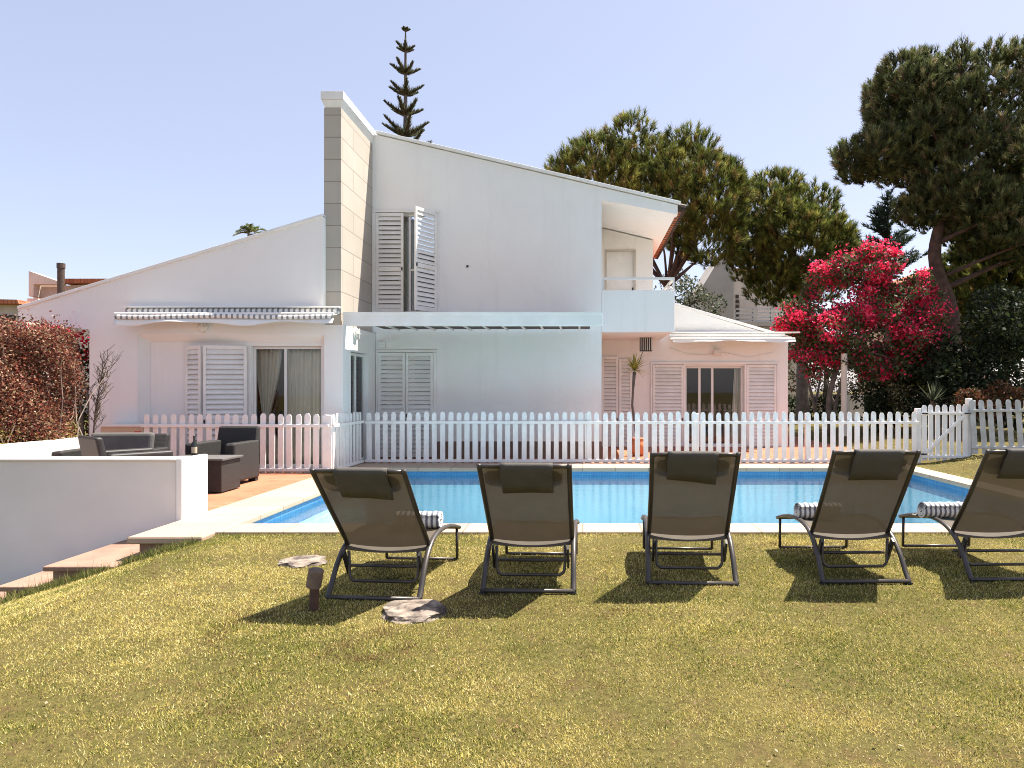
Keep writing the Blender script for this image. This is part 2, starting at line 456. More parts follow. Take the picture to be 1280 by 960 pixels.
def leaf_quads(P, D, L, W, rg):
    side = unit(np.cross(D, rand_dirs(rg, len(P)))) * (W*0.5)[:, None]
    mid = P + D*(L*0.5)[:, None]
    return np.stack([P, mid - side, P + D*L[:, None], mid + side], 1)

def pick(rg, n, palette, weights, jit=0.2):
    pal = np.array(palette); w = np.array(weights, float); w /= w.sum()
    c = pal[rg.choice(len(pal), n, p=w)]
    return np.clip(c * (1 + rg.uniform(-jit, jit, (n, 1))) , 0, 1)

# ================================================================== GROUND, POOL, PAVING
def sstep(a, b, x):
    t = np.clip((x-a)/(b-a), 0, 1); return t*t*(3-2*t)
def ground_z(x, y):
    x = np.asarray(x, float); y = np.asarray(y, float)
    left = np.where(y < 7.8, -0.30*np.maximum(0, -3.75 - x), 0.0)
    left = np.maximum(left, -1.6)
    right = 0.22*sstep(6.7, 8.4, x)*sstep(6, 10, y)
    return left + right + 0.012*np.sin(x*2.1)*np.sin(y*1.7)*(y < 7.0)*(x > -3.6)

PX0, PX1, PY0, PY1 = -3.83, 6.02, 7.48, 12.90           # inner edge of the pool coping
CX0, CX1, CY0, CY1 = -4.55, 6.40, 7.07, 13.66           # outer edge of the coping

def build_ground():
    xs = sorted(set([-400, -150, -60, -30, -18, -12] + list(np.arange(-10, 14.01, 0.5)) + [CX0+.05, CX1-.05, -3.75, 18, 30, 60, 150, 400]))
    ys = sorted(set([-300, -60, -20, -8, -3] + list(np.arange(0, 18.01, 0.5)) + [CY0+.05, CY1-.05, 7.79, 7.81, 24, 40, 80, 200, 500]))
    V = []; idx = {}
    for j, y in enumerate(ys):
        for i, x in enumerate(xs):
            idx[i, j] = len(V); V.append((x, y, float(ground_z(x, y))))
    Fs = []
    for j in range(len(ys)-1):
        for i in range(len(xs)-1):
            cx, cy = (xs[i]+xs[i+1])/2, (ys[j]+ys[j+1])/2
            if CX0+.05 < cx < CX1-.05 and CY0+.05 < cy < CY1-.05: continue
            Fs.append((idx[i, j], idx[i+1, j], idx[i+1, j+1], idx[i, j+1]))
    m = MB(); m.add(V, Fs)
    return tag(m.build('ground', M['ground']), kind='structure')
build_ground()

# pool shell
m = MB()
m.box(PX0-.12, PX1+.12, PY0-.12, PY1+.12, -1.5, -1.4)
for a in ((PX0-.12, PX0, PY0, PY1), (PX1, PX1+.12, PY0, PY1), (PX0-.12, PX1+.12, PY0-.12, PY0), (PX0-.12, PX1+.12, PY1, PY1+.12)):
    m.box(*a, -1.4, -0.30)
tag(m.build('pool_floor', M['liner']), kind='structure')
m = MB()
for a in ((PX0-.12, PX0, PY0, PY1), (PX1, PX1+.12, PY0, PY1), (PX0-.12, PX1+.12, PY0-.12, PY0), (PX0-.12, PX1+.12, PY1, PY1+.12)):
    m.box(*a, -0.30, -0.045)
tag(m.build('pool_tile_wall', M['pooltile']), kind='structure')
m = MB()                                                  # entry steps in the left end of the pool
for k in range(3):
    m.box(PX0+.002, PX0+0.45*(3-k), PY0+.002, PY1-2.2, -1.398, -0.95+0.3*k)
tag(m.build('pool_step', M['liner']), kind='structure')
m = MB(); m.add([(PX0-.02, PY0-.02, -.115), (PX1+.02, PY0-.02, -.115), (PX1+.02, PY1+.02, -.115), (PX0-.02, PY1+.02, -.115)], [(0,1,2,3)])
tag(m.build('pool_water', M['water']), kind='structure')
m = MB(); m.box(CX0+.72, CX1, CY0, PY0+.03, -.045, .03); m.box(CX0+.72, CX1, PY1-.03, CY1, -.045, .03)
tag(m.build('pool_coping', M['coping'], bevel=.015), kind='structure')
m = MB(); m.box(CX0, CX0+.749, 6.81, CY1, -.045, .028); m.box(PX1-.03, CX1-.002, PY0+.031, PY1-.031, -.045, .028)
tag(m.build('pool_coping', M['coping_side'], bevel=.015), kind='structure')
m = MB(); m.box(CX0+.1, CX0+.74, 6.86, CY0, -.6, -.046)
tag(m.build('coping_footing', M['step']), kind='structure')
# terrace
m = MB(); m.box(-14, CX0-.003, 7.76, 13.66, -.05, .016); m.box(-14, 6.75, 13.664, 24, -.05, .016)
tag(m.build('terrace_paving', M['terracotta']), kind='structure')
# steps going down beside the wall
for k, (x0, x1, y0, z) in enumerate(((-5.19, -4.50, 6.56, -.2), (-5.66, -5.10, 6.58, -.4), (-6.25, -5.6, 6.55, -.6))):
    m = MB(); m.box(x0, x1, y0, 7.74, z-.05, z); m.box(x0+.06, x1, y0+.05, 7.73, z-.7, z-.051)
    o = m.build('garden_step', M['step'], bevel=.01)
    tag(o, ['pink stone step directly under the pool coping corner, widest of the flight', 'second pink stone step down, half hidden by the grass edge',
            'lowest stone step at the edge of the photo, below the others'][k], 'step', 'stone steps beside the low white wall')

# ================================================================== LOW WALLS
t = thing('garden_wall', 'low white garden wall in shade, facing the lawn, ending in a bright pier', 'wall', (-8, 7.9, 0))
m = MB(); m.box(-14, -4.612, 7.75, 8.0, -1.6, .694); m.build('wall_face', M['wallface'], t, bevel=.012)
m = MB(); m.box(-14, -4.602, 7.72, 8.03, .696, .716); m.build('wall_coping', M['trim'], t, bevel=.006)
m = MB(); m.box(-4.60, -4.53, 7.72, 8.26, -.4, .722); m.build('end_pier', M['stucco'], t, bevel=.012)
t = thing('boundary_wall', 'low sunlit white wall running back beside the red hedge', 'wall', (-7.95, 9.5, 0))
m = MB(); m.box(-8.1, -7.78, 8.05, 11.0, 0, .74); m.build('wall_body', M['stucco'], t, bevel=.012)

# ================================================================== HOUSE
YF, YM, YB = 12.85, 14.9, 17.7
house = thing('villa', 'large white two storey villa with sloping roofs, stone chimney and louvred shutters', 'house', (-2, 14, 0))

# left block ------------------------------------------------------
gx0, gz0, gx1, gz1 = -10.62, 3.03, -4.88, 4.77
def gz(x): return gz0 + (x-gx0)*(gz1-gz0)/(gx1-gx0)
lw = PX(112, YF)
outer = [(lw, 0), (PX(172, YF), 0), (PX(172, YF), PZ(418, YF)), (-4.86, PZ(418, YF)), (-4.86, 0), (-4.51, 0), (-4.51, 2.72), (-4.88, 2.72), (-4.88, gz1), (gx0, gz0), (gx0, 2.80), (lw, 2.63)]
holed_wall('front_wall', M['stucco'], outer, [], YF, YF+.149, house)
wx0, wx1, wz = -6.32, -4.97, 2.33
holed_wall('front_wall', M['stucco'], [(lw, 0), (-4.515, 0), (-4.515, 2.72), (lw, 2.72)], [(wx0, wx1, .02, wz)], YF+.15, YF+.38, house)
m = MB()                                                  # splayed moulding round the recessed panel
a = PX(172, YF); b = PX(182, YF); zt = PZ(418, YF); zb = zt-.14
m.add([(a,YF+.002,zt),(-4.86,YF+.002,zt),(-4.86,YF+.148,zb),(b,YF+.148,zb)], [(0,1,2,3)])
m.add([(a,YF+.002,0.02),(a,YF+.002,zt),(b,YF+.148,zb),(b,YF+.148,.02)], [(0,1,2,3)])
m.build('panel_moulding', M['stucco'], house)
m = MB(); m.box(lw, lw+.25, YF+.381, 21.79, 0, 2.6); m.build('end_wall', M['stucco'], house)
m = MB(); m.box(lw, -4.6, 21.8, 22, 0, 3.4); m.build('rear_wall', M['stucco'], house)
m = MB(); m.prism([(gx0, gz0-.02), (gx1, gz1-.02), (gx1, gz1+.04), (gx0, gz0+.04)], YF-.03, YF+.16)
m.prism([(-4.5, 7.083), (-4.5, 7.145), (2.14, 5.595), (2.14, 5.533)], 14.83, 15.1)
m.prism([(1.5, PZ(376, YB)+.13), (1.5, PZ(376, YB)+.2), (5.42, 2.87), (5.42, 2.80)], YB-.04, YB+.2)
m.build('gable_coping', M['trim'], house, bevel=.008)
m = MB(); m.prism([(gx0, gz0-.13), (gx1-.01, gz1-.13), (gx1-.01, gz1-.03), (gx0, gz0-.03)], YF+.165, 22)
m.prism([(-4.58, 6.98), (-4.58, 7.07), (2.18, 5.495), (2.18, 5.405)], 15.105, 20.4)
m.prism([(.1, 4.15), (.1, 4.25), (5.40, 2.79), (5.40, 2.69)], YB+.205, 23)
m.build('roof', M['rooftile'], house)
m = MB(); m.prism([(-4.57, 6.90), (-4.57, 6.975), (2.06, 5.425), (2.06, 5.35)], 15.105, 20.3)
m.build('soffit', M['stucco'], house)
# row of tile ends along the right hand eave
m = MB()
for k in range(26):
    y = 14.92 + k*.212
    m.tube([(1.9, y+.1, 5.555), (2.27, y+.1, 5.47)], .095, 10)
m.build('eave_tiles', M['tile_end'], house)
m.build('flue', M['flue'], house)
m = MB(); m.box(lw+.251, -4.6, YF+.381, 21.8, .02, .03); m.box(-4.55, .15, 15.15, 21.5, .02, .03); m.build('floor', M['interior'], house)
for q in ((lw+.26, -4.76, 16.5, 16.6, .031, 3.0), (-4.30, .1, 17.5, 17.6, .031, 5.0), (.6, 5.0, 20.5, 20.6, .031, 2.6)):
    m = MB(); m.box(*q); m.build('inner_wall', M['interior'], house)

# side wall of the left block, facing right, with its glass door
holed_wall('side_wall', M['stucco'], [(YF+.381, 0), (YM-.002, 0), (YM-.002, 2.72), (YF+.381, 2.72)], [(13.30, 14.42, .02, 2.25)], -4.75, -4.51, house, axis='x')
# main wall
def rz(x): return 7.085 - .2333*(x+4.59)
outer = [(-4.505, 0), (-4.45, 0), (-4.45, 2.305), (-3.25, 2.305), (-3.25, .37), (.42, .37), (.42, 5.64), (2.08, PZ(268, YM)), (2.08, rz(2.08)), (-4.585, rz(-4.585)), (-4.585, 2.73), (-4.505, 2.73)]
holed_wall('main_wall', M['stucco'], outer, [(-4.46, -3.17, 3.18, 5.36)], YM, YM+.25, house)
m = MB(); m.box(-3.172, .423, YM-.003, YM+.25, 0, .368); m.build('plinth', M['plinth'], house)
m = MB(); m.box(.17, .417, YM+.251, YB, 0, 5.3); m.build('porch_wall', M['stucco'], house)
outer = [(.42, 0), (5.33, 0), (5.33, 2.80), (1.83, PZ(376, YB)+.04), (1.83, 5.37), (.42, 5.71)]
wing = (PX(856, YB), PX(930, YB))
holed_wall('wing_wall', M['stucco'], outer, [(wing[0], wing[1], .03, 2.12), (.58, 1.39, 2.97, 5.13), (.52, .92, .04, 2.34)], YB, YB+.25, house)
for q in ((5.08, 5.33, YB+.251, 22.79, 0, 2.6), (.42, 5.33, 22.8, 23, 0, 2.8), (1.6, 1.83, YB+.251, 20.3, 3.9, 5.30)):
    m = MB(); m.box(*q); m.build('wing_side_wall', M['stucco'], house)
# balcony
m = MB(); m.box(.423, 2.01, YM, YM+.16, 2.76, 3.67); m.build('balcony_parapet', M['stucco'], house, bevel=.006)
m = MB(); m.box(.421, 2.0, YM+.161, YB-.002, 2.78, 2.94); m.build('balcony_floor', M['stucco'], house)
m = MB(); z = PZ(347.5, YM); zl = PZ(361, YM)
m.bar((.43, YM+.08, z), (2.0, YM+.08, z), .05, .055); m.bar((2.0, YM+.08, z), (2.0, YB, z), .05, .055)
for y in (YM+.08, 15.9, 16.8): m.bar((2.0, y, 2.94), (2.0, y, z-.028), .04, .04)
for zz in (3.15, 3.4, 3.65): m.bar((2.0, YM+.2, zz), (2.0, YB, zz), .025, .025)
m.bar((.45, YM+.08, 3.672), (.45, YM+.08, z-.028), .04, .04)
m.bar((2.0, YM+.1, 3.70), (2.0, 15.9, z-.03), .03, .03)
m.build('balcony_rail', M['alu'], house)

# chimney fin
ch = MB().box(-4.915, -4.587, 12.98, 18.0, 2.725, 6.86).build('chimney', M['stone'], house, bevel=.006)
m = MB()
m.add([(-4.90,12.99,6.862),(-4.60,12.99,6.862),(-4.60,18,6.862),(-4.90,18,6.862),(-4.95,12.94,7.0),(-4.535,12.94,7.0),(-4.535,18.05,7.0),(-4.95,18.05,7.0)],
      [(0,3,2,1),(4,5,6,7),(0,1,5,4),(1,2,6,5),(2,3,7,6),(3,0,4,7)])
m.box(-4.96, -4.53, 12.93, 18.06, 7.001, 7.16)
m.build('chimney_cap', M['trim'], ch, bevel=.008)

# windows, doors, shutters -----------------------------------------
def shutter(o, u, w, z0, z1, n, rail=.38, pitch=.092, mat_='shutter', handle=True):
    """louvred leaf: hinge corner o (x, y), along unit u, outward normal n"""
    u = Vector((*u, 0)); n = Vector((*n, 0)); o = Vector((*o, 0)); up = Vector((0, 0, 1))
    def P(a, z, d=0): return o + u*a + n*d + up*z
    m = MB(); st = .06; th = .02
    for a in (st/2, w-st/2): m.obox(P(a, (z0+z1)/2), u*st/2, n*th, up*(z1-z0)/2)
    zr = z0 + (z1-z0)*rail
    for zz, h in ((z0+.05, .05), (zr, .045), (z1-.035, .035)): m.obox(P(w/2, zz), u*(w/2-st-.001), n*(th-.002), up*h)
    f = m.build('shutter', M[mat_], house, bevel=.003, seg=1)
    m = MB()
    for za, zb in ((z0+.1, zr-.045), (zr+.045, z1-.07)):
        k = int((zb-za)/pitch); p = (zb-za)/k
        for i in range(k):
            c = P(w/2, za + (i+.5)*p)
            d = (n*0.45 - up*0.89).normalized()
            m.obox(c, u*(w/2-st-.001), d*.047, d.cross(u).normalized()*.005)
    m.build('louvres', M[mat_], f)
    if handle:
        m = MB(); m.obox(P(w-.03, zr, .027), u*.012, n*.012, up*.035); m.build('latch', M['black'], f)
    return f

def window(x0, x1, z0, z1, y, mull, name='window', fw=.05, pane=True):
    m = MB()
    for a in (x0+fw/2, x1-fw/2): m.box(a-fw/2, a+fw/2, y-.03, y+.03, z0, z1)
    for a in mull: m.box(a-fw/2, a+fw/2, y-.035, y+.035, z0+fw, z1-fw)
    m.box(x0+fw, x1-fw, y-.028, y+.028, z1-fw, z1); m.box(x0+fw, x1-fw, y-.028, y+.028, z0, z0+fw)
    f = m.build(name, M['alu'], house, bevel=.004, seg=1)
    if pane:
        m = MB(); xs = [x0] + list(mull) + [x1]
        for a, b in zip(xs[:-1], xs[1:]): m.box(a+fw*.5, b-fw*.5, y-.004, y+.004, z0+fw*.9, z1-fw*.9)
        m.build('pane', M['glass'], f)
    return f
# ground floor window under the striped awning
window(wx0+.002, wx1-.002, .022, wz-.002, YF+.28, [PX(357, 13.1)], 'sliding_door')
s = .62
shutter((PX(235, 13.0), YF+.10), (.9, -.436), .42, .03, 2.33, (-.436, -.9), handle=False)
shutter((PX(311, 13.0), YF+.09), (-.972, -.235), .76, .03, 2.33, (.235, -.972))
# side door glass
m = MB()
for y in (13.33, 13.86, 14.39): m.box(-4.66, -4.60, y-.03, y+.03, .03, 2.24)
m.box(-4.655, -4.605, 13.361, 14.36, 2.18, 2.239); m.box(-4.655, -4.605, 13.361, 14.36, .03, .09)
f = m.build('side_door', M['alu'], house, bevel=.004)
m = MB(); m.box(-4.634, -4.626, 13.36, 14.36, .09, 2.18); m.build('pane', M['glass'], f)
# upper window
window(-4.458, -3.172, 3.182, 5.358, YM+.12, [PX(511, YM)], 'window')
m = MB(); m.box(PX(511, YM)+.03, -3.22, YM+.085, YM+.155, 4.1, 4.15); m.build('window_bar', M['alu'], house)
m = MB()
for x0, x1, z0, z1 in ((-4.58, -4.50, 3.10, 5.36), (-3.17, -3.11, 3.10, 5.36), (-4.58, -3.11, 5.362, 5.42)): m.box(x0, x1, YM-.04, YM+.02, z0, z1)
m.build('window_frame', M['trim'], house, bevel=.004)
shutter((-4.495, YM-.03), (1, 0), .60, 3.17, 5.345, (0, -1), rail=.44)
shutter((-3.175, YM-.045), (-.50, -.866), .66, 3.17, 5.345, (.866, -.50), rail=.44)
# closed pair in the main wall
m = MB()
for x0, x1, z0, z1 in ((-4.50, -4.455, .0, 2.31), (-3.245, -3.175, .0, 2.31), (-4.50, -3.175, 2.312, 2.36)): m.box(x0, x1, YM-.045, YM+.02, z0, z1)
m.build('door_frame', M['trim'], house, bevel=.004)
shutter((-4.45, YM-.03), (1, 0), .59, .03, 2.30, (0, -1), rail=.40)
shutter((-3.25, YM-.03), (-1, 0), .60, .03, 2.30, (0, -1), rail=.40)
# porch shutters
shutter((.50, YB-.04), (1, 0), .43, .03, 2.36, (0, -1), rail=.3)
shutter((.95, YB-.035), (1, 0), .34, .03, 2.30, (0, -1), rail=.3)
# wing sliding door and its shutters
window(wing[0]+.002, wing[1]-.002, .032, 2.118, YB+.14, [PX(874, YB+.14), PX(890, YB+.14)], 'sliding_door', fw=.06)
m = MB()
for px0, px1 in ((813, 856.5), (930, 973)):
    x0, x1 = PX(px0, YB), PX(px1, YB)
    m.box(x0, x0+.05, YB-.05, YB+.01, 0.02, 2.16); m.box(x1-.05, x1, YB-.05, YB+.01, .02, 2.16)
m.box(PX(813, YB), PX(973, YB), YB-.055, YB+.01, 2.162, 2.21)
m.build('door_frame', M['trim'], house, bevel=.004)
shutter((PX(816, YB), YB-.035), (1, 0), PX(854, YB)-PX(816, YB), .03, 2.15, (0, -1), rail=.33)
shutter((PX(932.5, YB), YB-.035), (1, 0), PX(970, YB)-PX(932.5, YB), .03, 2.15, (0, -1), rail=.33)
# upper balcony door
m = MB()
m.box(.60, 1.37, YB+.06, YB+.1, 2.99, 5.11); f = m.build('balcony_door', M['shutter'], house)
m = MB()
for x0, x1, z0, z1 in ((.58, .63, 2.972, 5.128), (1.34, 1.388, 2.972, 5.128), (.632, 1.338, 5.08, 5.127)): m.box(x0, x1, YB-.02, YB+.058, z0, z1)
m.build('frame', M['neighbour_grey'], f)
m = MB(); m.box(1.29, 1.32, YB+.02, YB+.058, 3.95, 4.15); m.build('handle', M['black'], f)
# foundation of the small details: fixings and cable
m = MB(); m.tube([(PX(584.5, YM), YM-.03, PZ(333, YM)), (PX(584.5, YM), YM+.01, PZ(333, YM))], .025, 8); m.build('wall_hook', M['black'], house)
m = MB(); m.box(-4.44, -4.28, YM-.07, YM-.001, 2.41, 2.55); m.build('junction_box', M['trim'], house, bevel=.01)
pts = [(PX(px, YB), YB-.02, PZ(py, YB)) for px, py in ((835, 434), (858, 442), (880, 444), (905, 441), (935, 447), (965, 441))]
m = MB(); m.tube(pts, .008, 5); m.build('cable', M['trim'], house)

# curtains
def curtain(name, label, top, bot, y, z0, z1, amp=.035, waves=7, mat_='curtain', group=None, zpinch=None, gather=None, axis='y'):
    """cloth from z1 (x span top) to z0 (x span bot), narrowing to 'gather' at zpinch if tied back"""
    nx, nz = 60, 24; vs = []; fs = []
    for j in range(nz+1):
        z = z1 + (z0-z1)*j/nz
        if zpinch is not None:
            if z > zpinch:
                t = ((z1-z)/(z1-zpinch))**1.5; s0 = top[0]*(1-t)+gather[0]*t; s1 = top[1]*(1-t)+gather[1]*t
            else:
                t = min(1, (zpinch-z)/.5); s0 = gather[0]*(1-t)+bot[0]*t; s1 = gather[1]*(1-t)+bot[1]*t
        else:
            t = j/nz; s0 = top[0]*(1-t)+bot[0]*t; s1 = top[1]*(1-t)+bot[1]*t
        for i in range(nx+1):
            a = i/nx
            d = y + amp*math.sin(a*waves*2*math.pi + .6*math.sin(a*9)) + .012*math.sin(a*31+z)
            p = s0+(s1-s0)*a
            vs.append((p, d, z) if axis == 'y' else (d, p, z))
    for j in range(nz):
        for i in range(nx):
            k = j*(nx+1)+i; fs.append((k, k+1, k+nx+2, k+nx+1))
    m = MB(); m.add(vs, fs); o = m.build(name, M[mat_], smooth=True)
    sm = o.modifiers.new('thick', 'SOLIDIFY'); sm.thickness = .004
    return tag(o, label, 'curtain', group)
yc = 13.32
curtain('curtain', 'pale curtain tied back in a waist, behind the left half of the sliding door', (PX(318, yc), PX(352, yc)), (PX(320, yc), PX(348, yc)), yc, .05, 2.28, zpinch=.98, gather=(PX(329, yc), PX(337, yc)), waves=6)
curtain('curtain', 'pale curtain hanging straight behind the right half of the sliding door', (PX(358, yc), PX(401, yc)), (PX(352, yc), PX(401, yc)), yc+.02, .05, 2.28, waves=8)
curtain('curtain', 'narrow drawn curtain at the right edge of the wing sliding door', (PX(918, 18.1), PX(931, 18.1)), (PX(913, 18.1), PX(931, 18.1)), 18.1, .05, 2.1, waves=5)
curtain('curtain', 'grey curtain behind the side door under the pergola', (13.55, 14.3), (13.6, 14.3), -4.85, .05, 2.15, waves=7, axis='x')
curtain('curtain', 'curtain behind the open upper window beside the chimney', (-4.1, PX(516, YM)), (-4.1, PX(516, YM)), YM+.35, 3.2, 5.3, waves=6)

# ================================================================== PERGOLA, AWNINGS, LAMPS
t = thing('pergola', 'white pergola beam with brown joists across the main wall', 'pergola', (-2, 13.0, 2.7))
m = MB(); m.box(PX(430, YF+.13), PX(752, YF+.13)+.02, 12.93, 13.07, PZ(407.5, 13), PZ(393, 13)+.005); m.build('fascia_beam', M['trim'], t, bevel=.006)
m = MB(); m.box(PX(430, YF+.13)+.005, PX(752, YF+.13)+.015, 12.91, 12.928, PZ(393, 13)-.01, PZ(392, 13)+.02); m.build('drip_edge', M['trim'], t)
for k in range(11):
    x = -3.96 + k*.39
    m = MB(); m.box(x-.018, x+.018, 13.072, 14.775, 2.775, 2.806); m.build('joist', M['trim'], t)
m = MB(); m.box(-4.28, .16, 13.072, 14.77, 2.808, 2.83); m.build('roof_boards', M['darkwood'], t)

def awning(label, x0, x1, y, ztop, proj, drop, striped, valance_h, wav):
    t = thing('awning', label, 'awning', ((x0+x1)/2, y, ztop))
    m = MB(); m.tube([(x0, y-.07, ztop-.05), (x1, y-.07, ztop-.05)], .055, 14); m.build('roller', M['awning' if striped else 'trim'], t, smooth=False)
    m = MB(); m.box(x0-.03, x1+(.03 if striped else .38), y-.15, y-.002, ztop+.008, ztop+.035); m.build('cassette', M['trim'], t, bevel=.008)
    nx, ny = 64, 5; vs = []; fs = []
    for j in range(ny+1):
        for i in range(nx+1):
            a = i/nx; b = j/ny
            sag = .03*math.sin(a*math.pi*wav+.4)*b
            vs.append((x0 + (x1-x0)*a, y-.1-proj*b, ztop-.10-drop*b - .03*math.sin(b*math.pi) - .3*sag))
    for j in range(ny):
        for i in range(nx): k = j*(nx+1)+i; fs.append((k, k+1, k+nx+2, k+nx+1))
    m = MB(); m.add(vs, fs); o = m.build('canopy', M['awning' if striped else 'valance'], t, smooth=True)
    sm = o.modifiers.new('thick', 'SOLIDIFY'); sm.thickness = .006
    m = MB(); yb = y-.1-proj; zb = ztop-.10-drop
    m.tube([(x0-.02, yb-.02, zb), (x1+.02, yb-.02, zb)], .028, 10); m.build('front_bar', M['trim'], t)
    if striped:
        vs = []; fs = []
        for j in range(3):
            for i in range(nx+1):
                a = i/nx; b = j/2
                vs.append((x0 + (x1-x0)*a, yb-.052-.012*math.sin(b*3.1), zb-.015 - .075*b - .012*math.sin(a*math.pi*wav+.4)))
        for j in range(2):
            for i in range(nx): k = j*(nx+1)+i; fs.append((k, k+1, k+nx+2, k+nx+1))
        m = MB(); m.add(vs, fs); o = m.build('folded_cloth', M['awning'], t, smooth=True)
        sm = o.modifiers.new('thick', 'SOLIDIFY'); sm.thickness = .005
    if valance_h:
        vs = []; fs = []
        for j in range(5):
            for i in range(nx+1):
                a = i/nx; b = j/4
                h = valance_h*(.75+.28*math.sin(a*math.pi*wav*1.3+.8)+.12*math.sin(a*23))
                vs.append((x0-.02 + (x1-x0+.04)*a, yb-.03-.05*b+.03*math.sin(a*17)*b, zb-(.088 if striped else .02)-h*b))
        for j in range(4):
            for i in range(nx): k = j*(nx+1)+i; fs.append((k, k+1, k+nx+2, k+nx+1))
        m = MB(); m.add(vs, fs); o = m.build('valance', M['valance'], t, smooth=True)
        sm = o.modifiers.new('thick', 'SOLIDIFY'); sm.thickness = .005
    m = MB()
    for x in (x0+.3, x1-.3): m.bar((x, y-.05, ztop-.22), (x, yb+.02, zb-.02), .03, .03)
    m.build('folding_arm', M['alu'], t)
    return t
awning('rolled striped awning with wavy white valance over the left sliding door', PX(160, 12.8), PX(424, 12.8), YF, 3.02, .25, .035, True, .125, 3.0)
awning('plain white awning half rolled out above the wing sliding door', PX(838, 17.4), PX(984, 17.4), YB, PZ(417, YB), .75, .10, False, .07, 2.0)

def round_lamp(label, c, r, n, group):
    t = thing('wall_lamp', label, 'lamp', c, group)
    n = Vector(n); c = Vector(c)
    m = MB(); m.tube([c, c+n*.03], r, 24); m.build('lamp_base', M['trim'], t, bevel=.006)
    m = MB(); m.tube([c+n*.031, c+n*.06, c+n*.075], [r*.85, r*.7, r*.3], 24); m.build('lamp_glass', M['lampglass'], t, smooth=True)
    m = MB(); up = Vector((0, 0, 1)); s = n.cross(up)
    m.bar(c+n*.082-s*r*.9, c+n*.082+s*r*.9, .012, .012, n); m.bar(c+n*.082-up*r*.9, c+n*.082+up*r*.9, .012, .012, n)
    m.build('lamp_guard', M['trim'], t)
round_lamp('round bulkhead lamp under the striped awning', (PX(255, YF), YF-.002, PZ(409.5, YF)), .12, (0, -1, 0), 'round bulkhead lamps')
round_lamp('round bulkhead lamp on the side wall under the pergola end', (-4.508, 13.55, PZ(417, 13.55)), .12, (1, 0, 0), 'round bulkhead lamps')
t = thing('floodlight', 'small white floodlight on the wing wall under the plain awning', 'lamp', (PX(895, YB), YB-.05, 2.44))
m = MB(); m.obox((PX(895, YB), YB-.14, PZ(441, YB)), (.09, 0, 0), (0, .06, -.03), (0, .03, .05)); m.build('lamp_head', M['trim'], t, bevel=.01)
m = MB(); m.bar((PX(895, YB), YB-.001, PZ(439, YB)), (PX(895, YB), YB-.1, PZ(440, YB)), .04, .03); m.build('bracket', M['black'], t)
t = thing('patio_heater', 'dark ribbed heater box hanging under the balcony', 'heater', (PX(807.5, 16.8), 16.8, 2.6))
x0, x1, z0, z1 = PX(800, 16.8), PX(815, 16.8), PZ(439, 16.8), PZ(421.5, 16.8)
m = MB(); m.box(x0, x1, 16.75, 16.95, z0, z1); m.build('heater_body', M['black'], t, bevel=.01)
m = MB()
for k in range(6): xx = x0+.02+(x1-x0-.04)*k/5; m.box(xx-.006, xx+.006, 16.73, 16.748, z0+.02, z1-.02)
m.build('grille', M['alu'], t)
m = MB(); m.box(x0-.06, x1+.03, 16.70, 17.0, z1+.005, z1+.05); m.bar(((x0+x1)/2, 16.85, z1+.05), ((x0+x1)/2, 16.85, 2.779), .04, .04); m.build('hood', M['lampcap'], t)
m = MB(); m.bar(((x0+x1)/2-.02, 16.95, z0+.1), (x0+.0, YB-.001, z0-.35), .012, .012); m.build('cable', M['black'], t)

